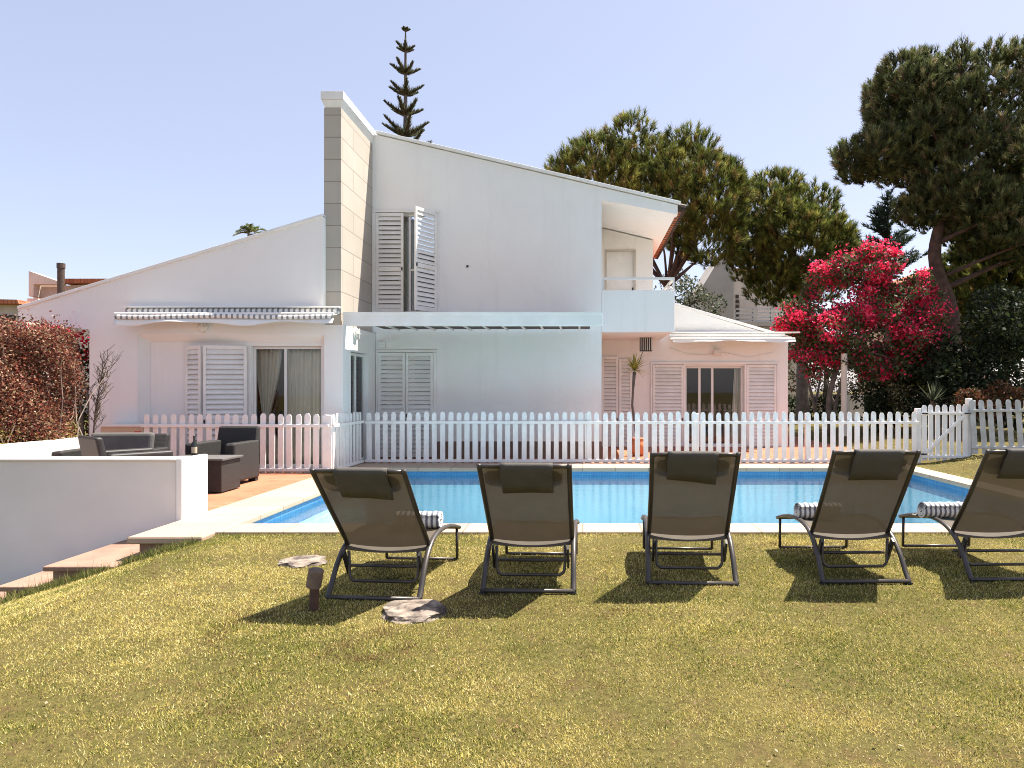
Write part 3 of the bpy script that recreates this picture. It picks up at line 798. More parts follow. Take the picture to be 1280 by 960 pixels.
# ================================================================== FENCES
def picket_fence(label, a, b, z, h, mat_='picket', pitch=.163, w=.098, lean=0.0, posts=2.0, rails=(.05, .80), side=-1, name='picket_fence', brace=False, slope=0.0):
    a = Vector((a[0], a[1], 0)); b = Vector((b[0], b[1], 0)); d = b-a; L = d.length; u = d/L
    n = Vector((u.y, -u.x, 0))                        # towards the lawn for a run from left to right
    mid = (a+b)/2
    t = thing(name, label, 'gate' if brace else 'fence', (mid.x, mid.y, z))
    k = max(2, int(round(L/pitch)))
    up = Vector((0, 0, 1))
    for i in range(k):
        s = (i+.5)*L/k
        zz = z + slope*s
        lo = zz + rnd.uniform(-.006, .006); hi = zz + h + rnd.uniform(-.014, .014)
        ln = lean + rnd.uniform(-.007, .007); ww = w/2*rnd.uniform(.95, 1.04)
        c = a + u*s + u*rnd.uniform(-.006, .006)
        prof = [(-ww, lo), (ww, lo), (ww, hi-.05), (ww*.75, hi-.018), (ww*.35, hi), (-ww*.35, hi), (-ww*.75, hi-.018), (-ww, hi-.05)]
        vs = []
        for dd in (0, .02):
            for q, zq in prof:
                p = c + u*(q + (zq-lo)*math.tan(ln)) + n*(-dd); vs.append((p.x, p.y, zq))
        m_ = len(prof); fs = [tuple(range(m_)), tuple(range(2*m_-1, m_-1, -1))] + [(j, j+m_, (j+1) % m_+m_, (j+1) % m_) for j in range(m_)]
        MB().add(vs, fs).build('picket', M[mat_], t)
    for r_ in rails:
        p0 = a + n*.021 + up*(z + r_*h/1.0); p1 = b + n*.021 + up*(z + r_*h + slope*L)
        MB().bar(p0, p1, .036, .055).build('rail', M[mat_], t, bevel=.004, seg=1)
    if posts:
        q = int(L/posts)
        for i in range(q+1):
            s = min(max(.05, i*L/max(q, 1)), L-.05)
            c = a + u*s - n*.063
            zz = z + slope*s
            MB().obox(c + up*(zz+(h-.02)/2), u*.035, n*.042, up*((h-.02)/2)).build('post', M[mat_], t, bevel=.006, seg=1)
    if brace:
        p0 = a + n*.021 + u*.06 + up*(z+rails[0]*h+.05); p1 = b + n*.021 - u*.08 + up*(z+rails[1]*h-.02)
        MB().bar(p0, p1, .034, .06).build('brace', M[mat_], t, bevel=.004, seg=1)
        for p in (p0 + up*.0 - u*.02, b + n*.05 - u*.06 + up*(z+rails[1]*h), a + n*.05 + u*.05 + up*(z+rails[1]*h)):
            MB().obox(p + n*.01, u*.06, n*.008, up*.014).build('hinge', M['black'], t)
    return t
picket_fence('white picket fence between the rattan seats and the left sliding door', (-7.87, 12.2), (-4.52, 12.2), .016, 1.05)
picket_fence('short sunlit return of the white picket fence at the pool corner', (-4.46, 12.18), (-4.42, 13.70), .016, 1.05, posts=1.4)
picket_fence('long white picket fence running along the far edge of the pool', (-4.38, 13.76), (PX(1148, 13.76), 13.76), .016, 1.03)
picket_fence('white picket gate with a diagonal brace at the end of the long fence', (PX(1151, 13.8), 13.8), (PX(1211, 13.8), 13.8), .07, 1.12, 'picket', pitch=.148, posts=0, rails=(.07, .85), name='picket_gate', brace=True)
picket_fence('weathered leaning picket fence right of the gate', (PX(1214, 13.75), 13.75), (11.2, 12.7), .20, 1.10, 'aged_picket', lean=-.07, rails=(.13, .80), slope=.012)
for px, h in ((1149, 1.12), (1213, 1.32)):
    m = MB(); x = PX(px, 13.8); m.box(x-.05, x+.05, 13.82, 13.92, 0, h)
    tag(m.build('gate_post', M['picket'], bevel=.008), {1149: 'square white post at the left of the picket gate', 1213: 'taller square white post at the right of the picket gate'}[px], 'post', 'gate posts')

# ================================================================== SUN LOUNGERS
def spline(pts, n=6):
    """Catmull-Rom through the points"""
    P = [Vector(p) for p in pts]; P = [P[0]*2-P[1]] + P + [P[-1]*2-P[-2]]; out = []
    for i in range(1, len(P)-2):
        for k in range(n):
            t = k/n; a, b, c, d = P[i-1:i+3]
            out.append(.5*((2*b) + (c-a)*t + (2*a-5*b+4*c-d)*t*t + (3*b-a-3*c+d)*t**3))
    out.append(P[-2]); return out

def lounger(label, loc, rz, recline):
    t = thing('sun_lounger', label, 'sun lounger', (0, 0, 0), 'sun loungers in a row on the lawn')
    hw = .325
    prof = [(0, .018), (.055, .085), (.135, .20), (.25, .305), (.40, .37), (.58, .392), (.80, .378), (1.0, .34), (1.17, .295)]
    for s in (-1, 1):
        MB().tube(spline([(s*hw*(1 + .03*max(0, 1-y/.3)), y, z) for y, z in prof]), .017, 8, sx=1.25).build('side_rail', M['frame'], t, smooth=True)
    m = MB(); m.tube([(-hw*1.03-.01, 0, .02), (hw*1.03+.01, 0, .02)], .017, 8); m.build('rear_foot_bar', M['frame'], t, smooth=True)
    for s in (-1, 1): MB().box(s*(hw*1.03)-.022, s*(hw*1.03)+.022, -.02, .02, 0, .012).build('foot_pad', M['black'], t)
    for s in (-1, 1): MB().tube([(s*(hw-.01), 1.13, .295), (s*(hw-.01), 1.14, .02)], .013, 8).build('front_leg', M['frame'], t, smooth=True)
    m = MB(); m.tube([(-hw+.01, 1.14, .022), (hw-.01, 1.14, .022)], .013, 8); m.build('front_foot_bar', M['frame'], t, smooth=True)
    m = MB(); m.tube([(-hw, 1.165, .297), (hw, 1.165, .297)], .016, 8); m.build('foot_end_bar', M['frame'], t, smooth=True)
    m = MB(); m.tube([(-hw+.03, .33, .165), (hw-.03, .33, .165)], .013, 8)
    m.build('cross_bar', M['frame'], t, smooth=True)
    # back
    hy, hz = .315, .325; A = R(recline); L = .87
    bd = Vector((0, -math.cos(A), math.sin(A))); bn = Vector((0, -math.sin(A), -math.cos(A)))   # along the back; out of its rear
    H = Vector((0, hy, hz))
    def B(x, s, d=0): return H + Vector((x, 0, 0)) + bd*s + bn*d
    def belly(x, s): return .016*math.sin(math.pi*min(1, max(0, s/L)))*(1-(x/hw)**2) + .03*(1-(x/hw)**2)*max(0, 1-s/.25)
    bw = hw-.012
    for s in (-1, 1):
        MB().tube([B(s*bw, -.02), B(s*bw, L*.5, .006), B(s*bw*1.01, L-.03), B(s*bw*1.01, L+.005, -.004)], .015, 8, sx=1.2).build('back_rail', M['frame'], t, smooth=True)
    m = MB(); m.tube([B(x*bw, L-.012, .02*(1-abs(x))**.5*-.6) for x in np.linspace(-1, 1, 9)], .014, 8); m.build('top_bar', M['frame'], t, smooth=True)
    m = MB(); m.tube([B(x*bw, -.01-.022*(1-x*x), .02*(1-x*x)) for x in np.linspace(-1, 1, 13)], .017, 8); m.build('lower_bar', M['frame'], t, smooth=True)
    # prop bracket hanging from the back
    pb = [(-.262, .20, hz-.02), (-.262, .215, .19), (-.255, .205, .115), (-.225, .20, .085), (.225, .20, .085), (.255, .205, .115), (.262, .215, .19), (.262, .20, hz-.02)]
    m = MB(); m.tube([pb[0]] + spline(pb[1:4], 4) + spline(pb[4:7], 4) + [pb[7]], .012, 8)
    m.build('prop_bracket', M['frame'], t, smooth=True)
    for s in (-1, 1):
        MB().obox((s*.285, .21, .22), (.008, 0, 0), (0, .018, .012), (0, -.05, .085)).build('ratchet_plate', M['black'], t)
    # sling cloth, back and seat
    nx, ny = 12, 16; vs = []; fs = []
    for j in range(ny+1):
        for i in range(nx+1):
            x = (-1+2*i/nx)*bw*.985; s = .02+(L-.03)*j/ny; vs.append(B(x, s, belly(x, s)))
    for j in range(ny):
        for i in range(nx): k = j*(nx+1)+i; fs.append((k, k+1, k+nx+2, k+nx+1))
    m = MB(); m.add(vs, fs); m.build('back_sling', M['sling'], t, smooth=True)
    sp = spline([(0, y, z) for y, z in prof[3:]], 4); vs = []; fs = []
    for p in sp:
        for i in range(nx+1):
            x = (-1+2*i/nx); vs.append((x*(hw-.006), p.y, p.z - .022*(1-x*x)))
    for j in range(len(sp)-1):
        for i in range(nx): k = j*(nx+1)+i; fs.append((k, k+1, k+nx+2, k+nx+1))
    m = MB(); m.add(vs, fs); m.build('seat_sling', M['sling'], t, smooth=True)
    # head cushion on the front and its flap folded over the top bar
    vs = []; fs = []; n1, n2 = 16, 14
    for j in range(n1+1):
        for i in range(n2):
            x = (-1+2*j/n1); a = 2*math.pi*i/n2
            r = (1-abs(x)**6)**.5
            vs.append(B(x*.275, L-.115 + .085*math.cos(a)*(.55+.45*r), -.032 + .021*math.sin(a)*r + belly(x*.27, .7)))
    for j in range(n1):
        for i in range(n2): a = j*n2+i; b = j*n2+(i+1) % n2; fs.append((a, b, b+n2, a+n2))
    fs += [tuple(range(n2-1, -1, -1)), tuple(n1*n2+i for i in range(n2))]
    m = MB(); m.add(vs, fs); cu = m.build('head_cushion', M['headrest'], t, smooth=True)
    prof2 = [(L-.05, -.045), (L+.002, -.026), (L+.014, -.008), (L+.013, .014), (L-.008, .026), (L-.08, .029), (L-.16, .031), (L-.245, .030)]
    vs = []; fs = []; nn = 10
    sk = rnd.uniform(-.02, .02); off = rnd.uniform(-.02, .02)
    for q, d in prof2:
        for i in range(nn+1):
            x = -1+2*i/nn
            vs.append(B(off + x*.184 + (.004*math.sin(q*30)), q + (sk*x if q < L-.2 else 0), d + belly(x*.18, q)*.8 + (.02*max(0, x-.1) if q < L-.2 else 0)))
    for j in range(len(prof2)-1):
        for i in range(nn): k = j*(nn+1)+i; fs.append((k, k+1, k+nn+2, k+nn+1))
    m = MB(); m.add(vs, fs); o = m.build('cushion_flap', M['headrest'], t, smooth=True)
    sm = o.modifiers.new('thick', 'SOLIDIFY'); sm.thickness = .006
    t.location = loc; t.rotation_euler = (0, 0, R(rz))
    return t
lounger('leftmost sun lounger, leaning back beside the brown path lamp', (-1.49, 4.86, -.005), -4, 47)
lounger('second sun lounger from the left, in front of the pool, no towel showing', (-.40, 5.02, 0), -1.5, 48)
lounger('middle sun lounger of the row, seen squarely from behind with an upright back', (.84, 5.22, 0), -2.5, 54)
lounger('fourth sun lounger, a striped towel at the left of its upright back', (2.19, 5.27, 0), 1.2, 55)
lounger('sun lounger at the right edge of the photo, half cut off', (3.37, 5.33, 0), 1, 55)

# rolled towels
def towel(label, loc, rz, L):
    vs = []; fs = []; pts = []
    turns = 3.4; n = 70
    for i in range(n+1):
        a = i/n*turns*2*math.pi; r = .014 + .060*i/n
        pts.append((r*math.cos(a), r*math.sin(a)))
    pts += [(.055+.045, -.066+.0), (.15, -.070)]
    K = 14
    for k in range(K+1):
        x = -L/2 + L*k/K
        for q, (y, z) in enumerate(pts):
            vs.append((x + .006*math.sin(q*.31+k), y, z*.92 + .003*math.sin(k*2.1+q*.2)))
    w = len(pts)
    for k in range(K):
        for q in range(w-1): a = k*w+q; fs.append((a, a+1, a+w+1, a+w))
    m = MB(); m.add(vs, fs); o = m.build('rolled_towel', M['towel'], smooth=True)
    sm = o.modifiers.new('thick', 'SOLIDIFY'); sm.thickness = .012; sm.offset = 0
    o.location = loc; o.rotation_euler = (0, 0, R(rz))
    tag(o, label, 'towel', 'rolled striped towels')
towel('striped rolled towel on the seat of the leftmost lounger', (-1.32, 5.50, .449), 2, .36)
towel('striped rolled towel on the fourth lounger, partly hidden by its back', (2.04, 5.91, .449), 3, .38)
towel('striped rolled towel in full view on the lounger at the right edge', (3.14, 5.95, .449), 2, .38)

# ================================================================== SMALL GARDEN THINGS
t = thing('path_lamp', 'short brown path lamp with a tilted cap in the lawn', 'lamp', (PX(394, 4.62), 4.62, 0))
x, y = PX(394, 4.62), 4.62
m = MB(); m.tube([(x-.012, y, -.05), (x-.004, y, .17)], .030, 16); m.build('post', M['rust'], t, smooth=False)
m = MB(); m.tube([(x-.012, y, .165), (x+.012, y-.008, .285)], .050, 18); m.build('cap', M['lampcap'], t, bevel=.006)

def rock(label, c, rx, ry, h, seed, name='stepping_stone'):
    g = np.random.default_rng(seed); bm = bmesh.new()
    bmesh.ops.create_icosphere(bm, subdivisions=4, radius=1)
    from mathutils import noise as mn
    for v in bm.verts:
        p = v.co.copy(); k = 1 + .30*mn.noise(p*1.6 + Vector((seed, 0, 0))) + .10*mn.noise(p*5)
        zz = max(-.6, min(p.z, .55 + .25*mn.noise(p*2.3 + Vector((0, seed, 0))) + .12*mn.noise(p*6)))
        v.co = Vector((p.x*rx*k, p.y*ry*k, zz*h))
    me = bpy.data.meshes.new(name); bm.to_mesh(me); bm.free(); me.materials.append(M['rock'])
    o = link(bpy.data.objects.new(name, me)); o.location = c
    return tag(o, label, 'stone')
rock('cracked grey stone slab in the grass in front of the leftmost lounger', (-1.14, 4.60, 0.0), .235, .21, .062, 3)
rock('round pale stepping stone left of the leftmost lounger', (-2.43, 5.93, .005), .20, .17, .045, 8)

# ================================================================== PATIO SEATS
def soft_box(m, x0, x1, y0, y1, z0, z1): m.box(x0, x1, y0, y1, z0, z1)
def rattan_seat(label, loc, rz, w, name, cat, group, cushions=True):
    """faces local -Y; the back stands at +Y"""
    t = thing(name, label, cat, (0, 0, 0), group)
    d = .70; a = .14
    for s in (-1, 1):
        m = MB(); x = s*(w/2-a/2); m.box(x-a/2, x+a/2, -d/2, d/2-.02, .05, .60); m.build('arm', M['rattan'], t, bevel=.03, seg=3)
        for y in (-d/2+.06, d/2-.08):
            m = MB(); m.box(x-a/2+.015, x+a/2-.015, y-.04, y+.04, 0, .055); m.build('foot', M['rattan'], t)
    m = MB(); m.box(-w/2+a+.001, w/2-a-.001, -d/2+.02, d/2-.12, .12, .33); m.build('seat_base', M['rattan'], t, bevel=.01)
    m = MB(); m.add([(-w/2+.03, d/2-.11, .10), (w/2-.03, d/2-.11, .10), (w/2-.03, d/2-.02, .10), (-w/2+.03, d/2-.02, .10),
                     (-w/2+.05, d/2+.03, .80), (w/2-.05, d/2+.03, .80), (w/2-.05, d/2+.11, .80), (-w/2+.05, d/2+.11, .80)],
                    [(0,3,2,1),(4,5,6,7),(0,1,5,4),(1,2,6,5),(2,3,7,6),(3,0,4,7)])
    m.build('backrest', M['rattan'], t, bevel=.03, seg=3)
    if cushions:
        k = max(1, int(w/.75)); cw = (w-2*a)/k
        for i in range(k):
            x0 = -w/2+a+cw*i
            m = MB(); m.box(x0+.01, x0+cw-.01, -d/2+.01, d/2-.20, .331, .43); m.build('seat_cushion', M['cushion'], t, bevel=.035, seg=3)
            m = MB(); m.obox((x0+cw/2, d/2-.145, .63), (cw/2-.015, 0, 0), (0, .05, 0), (0, .03, .20)); m.build('back_cushion', M['cushion'], t, bevel=.045, seg=3)
    t.location = loc; t.rotation_euler = (0, 0, R(rz)); t.scale = (1.1, 1.1, 1.1 if name == 'armchair' else 1.0); return t
rattan_seat('dark rattan armchair facing right beside the low table, in front of the fence', (-5.70, 10.85, .016), -3, .72, 'armchair', 'armchair', 'dark rattan patio seats', cushions=False)
rattan_seat('dark rattan armchair seen from behind above the white wall', (PX(163, 9.2), 9.2, .016), 142, .74, 'armchair', 'armchair', 'dark rattan patio seats', cushions=False)
rattan_seat('dark rattan two seat sofa with grey cushions beside the boundary wall', (-6.98, 10.15, .016), 4, 1.14, 'sofa', 'sofa', 'dark rattan patio seats')
t = thing('low_table', 'dark rattan low table with a pale grey top at the end of the white wall', 'table', (-5.5, 10.0, .016))
x0, x1 = -6.0, -5.15
m = MB(); m.box(x0, x1, 9.74, 10.28, .03, .48); m.build('table_base', M['rattan'], t, bevel=.01)
m = MB(); m.box(x0-.03, x1+.03, 9.71, 10.32, .481, .515); m.build('table_top', M['cushion'], t, bevel=.008)
t = thing('wine_bottle', 'dark bottle standing by the rattan armchair', 'bottle', (PX(243, 9.95), 9.95, .516))
m = MB(); m.lathe([(.036, 0), (.037, .02), (.037, .19), (.014, .24), (.014, .30), (.016, .302), (.016, .315)], (PX(243, 9.95), 9.95, .516)); m.build('bottle_glass', M['bottleglass'], t, smooth=True)
m = MB(); m.lathe([(.0376, .06), (.0376, .15)], (PX(243, 9.95), 9.95, .516)); m.build('paper_label', M['beige'], t)
t = thing('beige_cabinet', 'beige cabinet with a red emblem plate against the house wall', 'cabinet', (PX(152, 12.5), 12.5, .016))
m = MB(); m.box(PX(128, 12.5), PX(181, 12.5), 12.45, 12.82, .016, PZ(533, 12.5)); m.build('cabinet_body', M['beige'], t, bevel=.012)
m = MB(); m.box(PX(127, 12.5)-.02, PX(181, 12.5)+.02, 12.42, 12.83, PZ(533, 12.5)+.001, PZ(530.5, 12.5)); m.build('cabinet_top', M['trim'], t)
xa, xb, za, zb = PX(168.5, 12.45), PX(176.5, 12.45), PZ(550.5, 12.45), PZ(539, 12.45)
m = MB(); m.box(xa, xb, 12.438, 12.449, za, zb); f = m.build('emblem_plate', M['red'], t)
m = MB(); xm, zm = (xa+xb)/2, (za+zb)/2; m.lathe([(.001, 0), (.03, 0), (.03, .001)], (0, 0, 0), 6)
m = MB(); m.obox((xm, 12.435, zm+.02), (.022, 0, 0), (0, .002, 0), (0, 0, .018)); m.obox((xm, 12.435, zm-.03), (.035, 0, 0), (0, .002, 0), (.012, 0, .02)); m.build('emblem', M['trim'], f)

# potted spiky plant on the terrace
px, py = PX(793, 15.3), 15.3
t = thing('potted_yucca', 'spiky yellow green yucca on a thin stem in a round terracotta pot', 'plant', (px+.03, py, .016))
m = MB(); m.lathe([(.10, 0), (.17, .08), (.20, .20), (.18, .30), (.13, .36), (.15, .375), (.15, .40), (.12, .40)], (px+.08, py, .016), 24); m.build('pot', M['pot'], t, smooth=True)
zc = PZ(462, py)
m = MB(); m.tube([(px+.06, py, .38), (px+.0, py, .8), (px-.05, py, 1.15), (px-.03, py, 1.5), (px, py, zc-.05)], [.035, .03, .026, .026, .04], 8); m.build('stem', M['greybark'], t, smooth=True)

# ================================================================== PLANTS
rg = np.random.default_rng(11)

def spiky(name, c, n, L, W, palette, weights, parent=None, up=.2, droop=.25, label=None, cat=None, group=None, segs=4):
    """rosette of long narrow leaves, each bending over under its weight"""
    vs = []; fs = []; cols = []
    m = []; C_ = []
    for i in range(n):
        a = rg.uniform(0, 2*math.pi); e = rg.uniform(-.35, 1.35)
        l = L*rg.uniform(.75, 1.1); w = W*rg.uniform(.8, 1.2)
        d = np.array([math.cos(a)*math.cos(e), math.sin(a)*math.cos(e), math.sin(e)+up*.3]); d /= np.linalg.norm(d)
        s = np.cross(d, [0, 0, 1.0]); s /= np.linalg.norm(s)+1e-6
        p = np.array(c, float); dd = d.copy(); col = pick(rg, 1, palette, weights)[0]
        for k in range(segs):
            w0 = w*(1-(k/segs)**1.5); w1 = w*(1-((k+1)/segs)**1.5)
            q = p + dd*l/segs
            m.append(np.stack([p-s*w0/2, p+s*w0/2, q+s*w1/2, q-s*w1/2])); C_.append(col)
            p = q; dd = dd + np.array([0, 0, -droop/segs]); dd /= np.linalg.norm(dd)
    o = flat_faces(name, np.array(m), 4, np.array(C_), M['leaves'], parent)
    if label: tag(o, label, cat, group)
    return o
yucca = [o for o in bpy.data.objects if o.name == 'potted_yucca'][0]
spiky('leaves', (px, py, zc), 90, .44, .035, [(.30, .30, .05), (.40, .34, .06), (.12, .18, .05)], [3, 3, 2], yucca, droop=.5)

def tuft_dirs(n, base, spread):
    return unit(base[None, :] + rg.normal(size=(n, 3))*spread)

def crown_points(ells, n, fill=.25):
    """points on and near the skin of many overlapping blobs, leaving out those buried deep inside another blob"""
    E = np.array(ells); vol = (E[:, 3]*E[:, 4]*E[:, 5])**(2/3); w = vol/vol.sum()
    k = rg.choice(len(E), n*2, p=w); d = rand_dirs(rg, n*2)
    r = np.where(rg.random(n*2) < fill, rg.uniform(.3, 1, n*2), rg.uniform(.86, 1.06, n*2))
    P = E[k, :3] + d*E[k, 3:6]*r[:, None]
    keep = np.ones(n*2, bool)
    for i in range(len(E)):
        q = (((P - E[i, :3])/E[i, 3:6])**2).sum(1)
        keep &= ~((q < .45) & (k != i))
    P = P[keep][:n]; d = d[keep][:n]
    return P, d

def blob_set(c, r, n, br, flat=1.0, seed=0, skin=.55):
    """n blobs of radius about br spread through an ellipsoid c, r"""
    g = np.random.default_rng(seed); out = []
    for i in range(n):
        d = unit(g.normal(size=(1, 3)))[0]; q = g.uniform(skin, 1)**.6
        b = br*g.uniform(.7, 1.3)
        out.append((c[0]+d[0]*r[0]*q, c[1]+d[1]*r[1]*q, c[2]+d[2]*r[2]*q, b, b, b*.72*flat))
    return out

PINE = [(.08, .105, .022), (.135, .155, .034), (.20, .205, .05), (.20, .15, .055), (.05, .065, .02)]
def pine(label, base, trunk_pts, trunk_r, blobs, ntuft, L, pal=PINE, w=(4, 4, 3, 1.3, 2), up=.9, per=34, name='pine_tree', limbs=16, W=.024, bark='bark', fill=.22, cat='tree', lean_limbs=True):
    t = thing(name, label, cat, base, 'pine trees behind the house' if name == 'pine_tree' else None)
    tp = spline(trunk_pts, 5)
    k = len(tp)
    rs = [trunk_r*(1-.72*i/(k-1)) * (1.25 if i == 0 else 1) for i in range(k)]
    m = MB(); m.tube(tp, rs, 10); m.build('trunk', M[bark], t, smooth=True)
    m = MB(); lr = random.Random(5)
    for b in lr.sample(blobs, min(limbs, len(blobs))):
        e = Vector(b[:3]) + Vector((0, 0, -b[5]*.2))
        zz = max(tp[int(k*.25)].z, min(tp[-1].z, e.z - abs(e.xy.length - tp[-1].xy.length)*.05 - (e.xy - tp[-1].xy).length*.45))
        s = min(tp, key=lambda p: abs(p.z - zz))
        mid = (s+e)/2 + Vector((lr.uniform(-.25, .25), lr.uniform(-.25, .25), (e-s).length*.04))
        r0 = trunk_r*.30*lr.uniform(.7, 1.1)
        m.tube(spline([s, mid, e], 4), [r0*(1-.8*q/8) for q in range(9)], 6)
    m.build('limbs', M[bark], t, smooth=True)
    P, d = crown_points(blobs, ntuft, fill)
    n = len(P)
    ax = unit(d*.55 + np.array([0, 0, up]) + rg.normal(size=(n, 3))*.22)
    Pn = np.repeat(P, per, 0); axn = np.repeat(ax, per, 0)
    al = rg.random(len(Pn))                                  # needles spring from a short shoot
    ln = L*rg.uniform(.75, 1.15, n).repeat(per)
    D = unit(axn*1.15 + rand_dirs(rg, len(Pn))*.8)
    base_ = Pn + axn*(al*ln*.55)[:, None]
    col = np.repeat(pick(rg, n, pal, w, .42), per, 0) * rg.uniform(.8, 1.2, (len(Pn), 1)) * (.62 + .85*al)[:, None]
    V = blades(base_, D, ln*.55*rg.uniform(.7, 1.1, len(Pn)), W*np.ones(len(Pn)), rg)
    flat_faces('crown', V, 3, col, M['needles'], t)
    return t

def at(px_, py_, D): return (PX(px_, D), D, PZ(py_, D))
def screen_blobs(spec, D, depth, br, seed, n):
    """blobs spread through an outline given as (px, py, half width, half height) lobes at distance D"""
    out = []
    for k, (a, b, hw, hh) in enumerate(spec):
        s = D/F
        out += blob_set(at(a, b, D), (hw*s, depth*(hw/max(q[2] for q in spec)), hh*s), n, br, seed=seed+k)
    return out

# wide stone pine behind the roof
D = 27
bl = screen_blobs([(796, 220, 74, 42), (845, 230, 56, 36), (745, 222, 40, 20), (872, 268, 38, 24), (892, 238, 20, 22), (885, 300, 20, 16)], D, 3.0, .85, 20, 24)
pine('broad pine with a domed crown rising behind the upper roof', (PX(838, D), D, 0), [at(838, 530, D), at(840, 430, D), at(838, 395, D), at(834, 360, D)], .26, bl, 6600, .50, limbs=20, fill=.15)
# rounder pine to its right
D = 29
bl = screen_blobs([(985, 278, 44, 50), (1015, 300, 34, 46), (955, 305, 26, 44), (988, 345, 40, 26), (1030, 322, 20, 32)], D, 2.4, .8, 40, 22)
pine('rounded pine between the broad pine and the red flowering tree', (PX(1004, D), D, 0), [at(1003, 535, D), at(1003, 470, D), at(1001, 400, D), at(990, 330, D), at(988, 270, D)], .30, bl, 6000, .46, bark='greybark', fill=.15)
# tall pine at the right
D = 23
bl = screen_blobs([(1160, 132, 54, 50), (1122, 124, 26, 26), (1222, 130, 58, 48), (1088, 200, 24, 16), (1150, 190, 40, 44), (1215, 210, 66, 52), (1290, 190, 48, 78), (1205, 262, 36, 28), (1168, 258, 24, 20), (1235, 290, 34, 34), (1275, 285, 42, 44)], D, 3.0, .50, 60, 26)
pine('tall spreading pine with a red brown trunk at the right edge', (PX(1184, D), D, 0), [at(1186, 540, D), at(1190, 470, D), at(1188, 390, D), at(1168, 320, D), at(1184, 250, D), at(1200, 190, D)], 0.36, bl, 13000, .40, limbs=30,
     pal=[(.07, .09, .034), (.11, .13, .048), (.17, .17, .075), (.18, .145, .08), (.05, .065, .03)])
# trees under it
D = 27
bl = screen_blobs([(1258, 350, 34, 40), (1226, 335, 28, 40), (1285, 400, 34, 44), (1240, 400, 30, 36), (1216, 385, 20, 36), (1262, 310, 30, 30)], D, 2.0, .6, 90, 16)
pine('dark young pine with pale shoots standing under the tall pine', (PX(1255, D), D, 0), [at(1255, 540, D), at(1256, 450, D), at(1255, 360, D)], .16, bl, 6600, .42)

def conifer(label, D, px_, ytop, ybot, hw, tiers, pal, w, name='conifer_tree', cat='tree'):
    c = at(px_, ybot, D); H = PZ(ytop, D); Rr = hw*D/F
    t = thing(name, label, cat, (c[0], D, 0))
    m = MB(); m.tube([(c[0], D, 0), (c[0], D, H*.6), (c[0], D, H)], [.16, .09, .02], 8); m.build('trunk', M['greybark'], t, smooth=True)
    Ps = []; Ds = []; br = MB()
    for i in range(tiers):
        f = i/(tiers-1); z = c[2] + (H-.2-c[2])*f
        r = Rr*(1-f)**.8 + .12
        for k in range(6):
            a = rg.uniform(0, 2*math.pi); r2 = r*rg.uniform(.75, 1.15)
            s = np.array([c[0], D, z]); e = s + np.array([math.cos(a)*r2, math.sin(a)*r2, r2*.55])
            br.tube([s, (s+e)/2 - np.array([0, 0, .04*r2]), e], [.03, .02, .006], 5)
            n = max(8, int(90*r2)); q = rg.random(n)
            Ps.append(s + (e-s)*q[:, None] + rg.normal(size=(n, 3))*.03); Ds.append(unit((e-s)[None, :]*.8/np.linalg.norm(e-s) + rand_dirs(rg, n)*.8 + np.array([0, 0, .3])))
    br.build('branches', M['greybark'], t)
    P = np.concatenate(Ps); Dd = np.concatenate(Ds)
    V = blades(P, Dd, rg.uniform(.16, .30, len(P)), np.full(len(P), .05), rg)
    flat_faces('crown', V, 3, pick(rg, len(P), pal, w), M['needles'], t)
conifer('small dark conifer with upswept branches between the two right pines', 31, 1110, 238, 345, 38, 17, [(.03, .05, .03), (.05, .07, .04), (.02, .035, .02)], [3, 2, 2])

# Norfolk pine: whorls of upturned plumes
def norfolk(label, D, px_):
    c = PX(px_, D)
    t = thing('norfolk_pine', label, 'tree', (c, D, 0))
    m = MB(); m.tube([(c, D, 0), (c, D, 12), (c, D, PZ(50, D)), (c, D, PZ(34, D))], [.22, .15, .05, .02], 8); m.build('trunk', M['greybark'], t, smooth=True)
    V = []
    for y, hw, seed in ((39, 5, 0), (65, 12, 1), (93, 18, 2), (120, 21, 3), (145, 23, 4), (171, 30, 5), (190, 31, 6), (212, 34, 7), (236, 36, 8)):
        z = PZ(y, D); r = hw*D/F; br = MB()
        for k in range(6):
            a = k*math.pi/3 + seed*.55 + .3 + rg.uniform(-.15, .15); rr = r*rg.uniform(.9, 1.1)
            u = np.array([math.cos(a), math.sin(a), 0])
            n = 120 + int(rr*170); q = rg.random(n)**.9
            P = np.array([c, D, z]) + u*(rr*q)[:, None] + np.array([0, 0, 1.0])*(rr*.55*q**1.3)[:, None]
            tang = unit(u[None, :] + np.array([0, 0, 1.0])*(.72*q**.3)[:, None])
            lat = rand_dirs(rg, n); lat[:, 2] = np.abs(lat[:, 2])*.9 + .15
            V.append(blades(P, unit(tang*.9 + lat*.75), .46*(rr/1.2)**.5*(1.1-.75*q)*rg.uniform(.7, 1.2, n), np.full(n, .06), rg))
            p = [np.array([c, D, z]) + u*rr*s + np.array([0, 0, rr*.55*s**1.3]) for s in (0, .35, .7, 1)]
            br.tube(p, [.045, .035, .025, .01], 5)
        br.build('whorl', M['greybark'], t)
    V = np.concatenate(V)
    flat_faces('crown', V, 3, pick(rg, len(V), [(.085, .105, .055), (.12, .13, .075), (.16, .13, .09), (.055, .07, .04)], [3, 3, 2, 2]), M['needles'], t)
norfolk('tiered Norfolk pine rising above the roof beside the chimney', 34, 507)

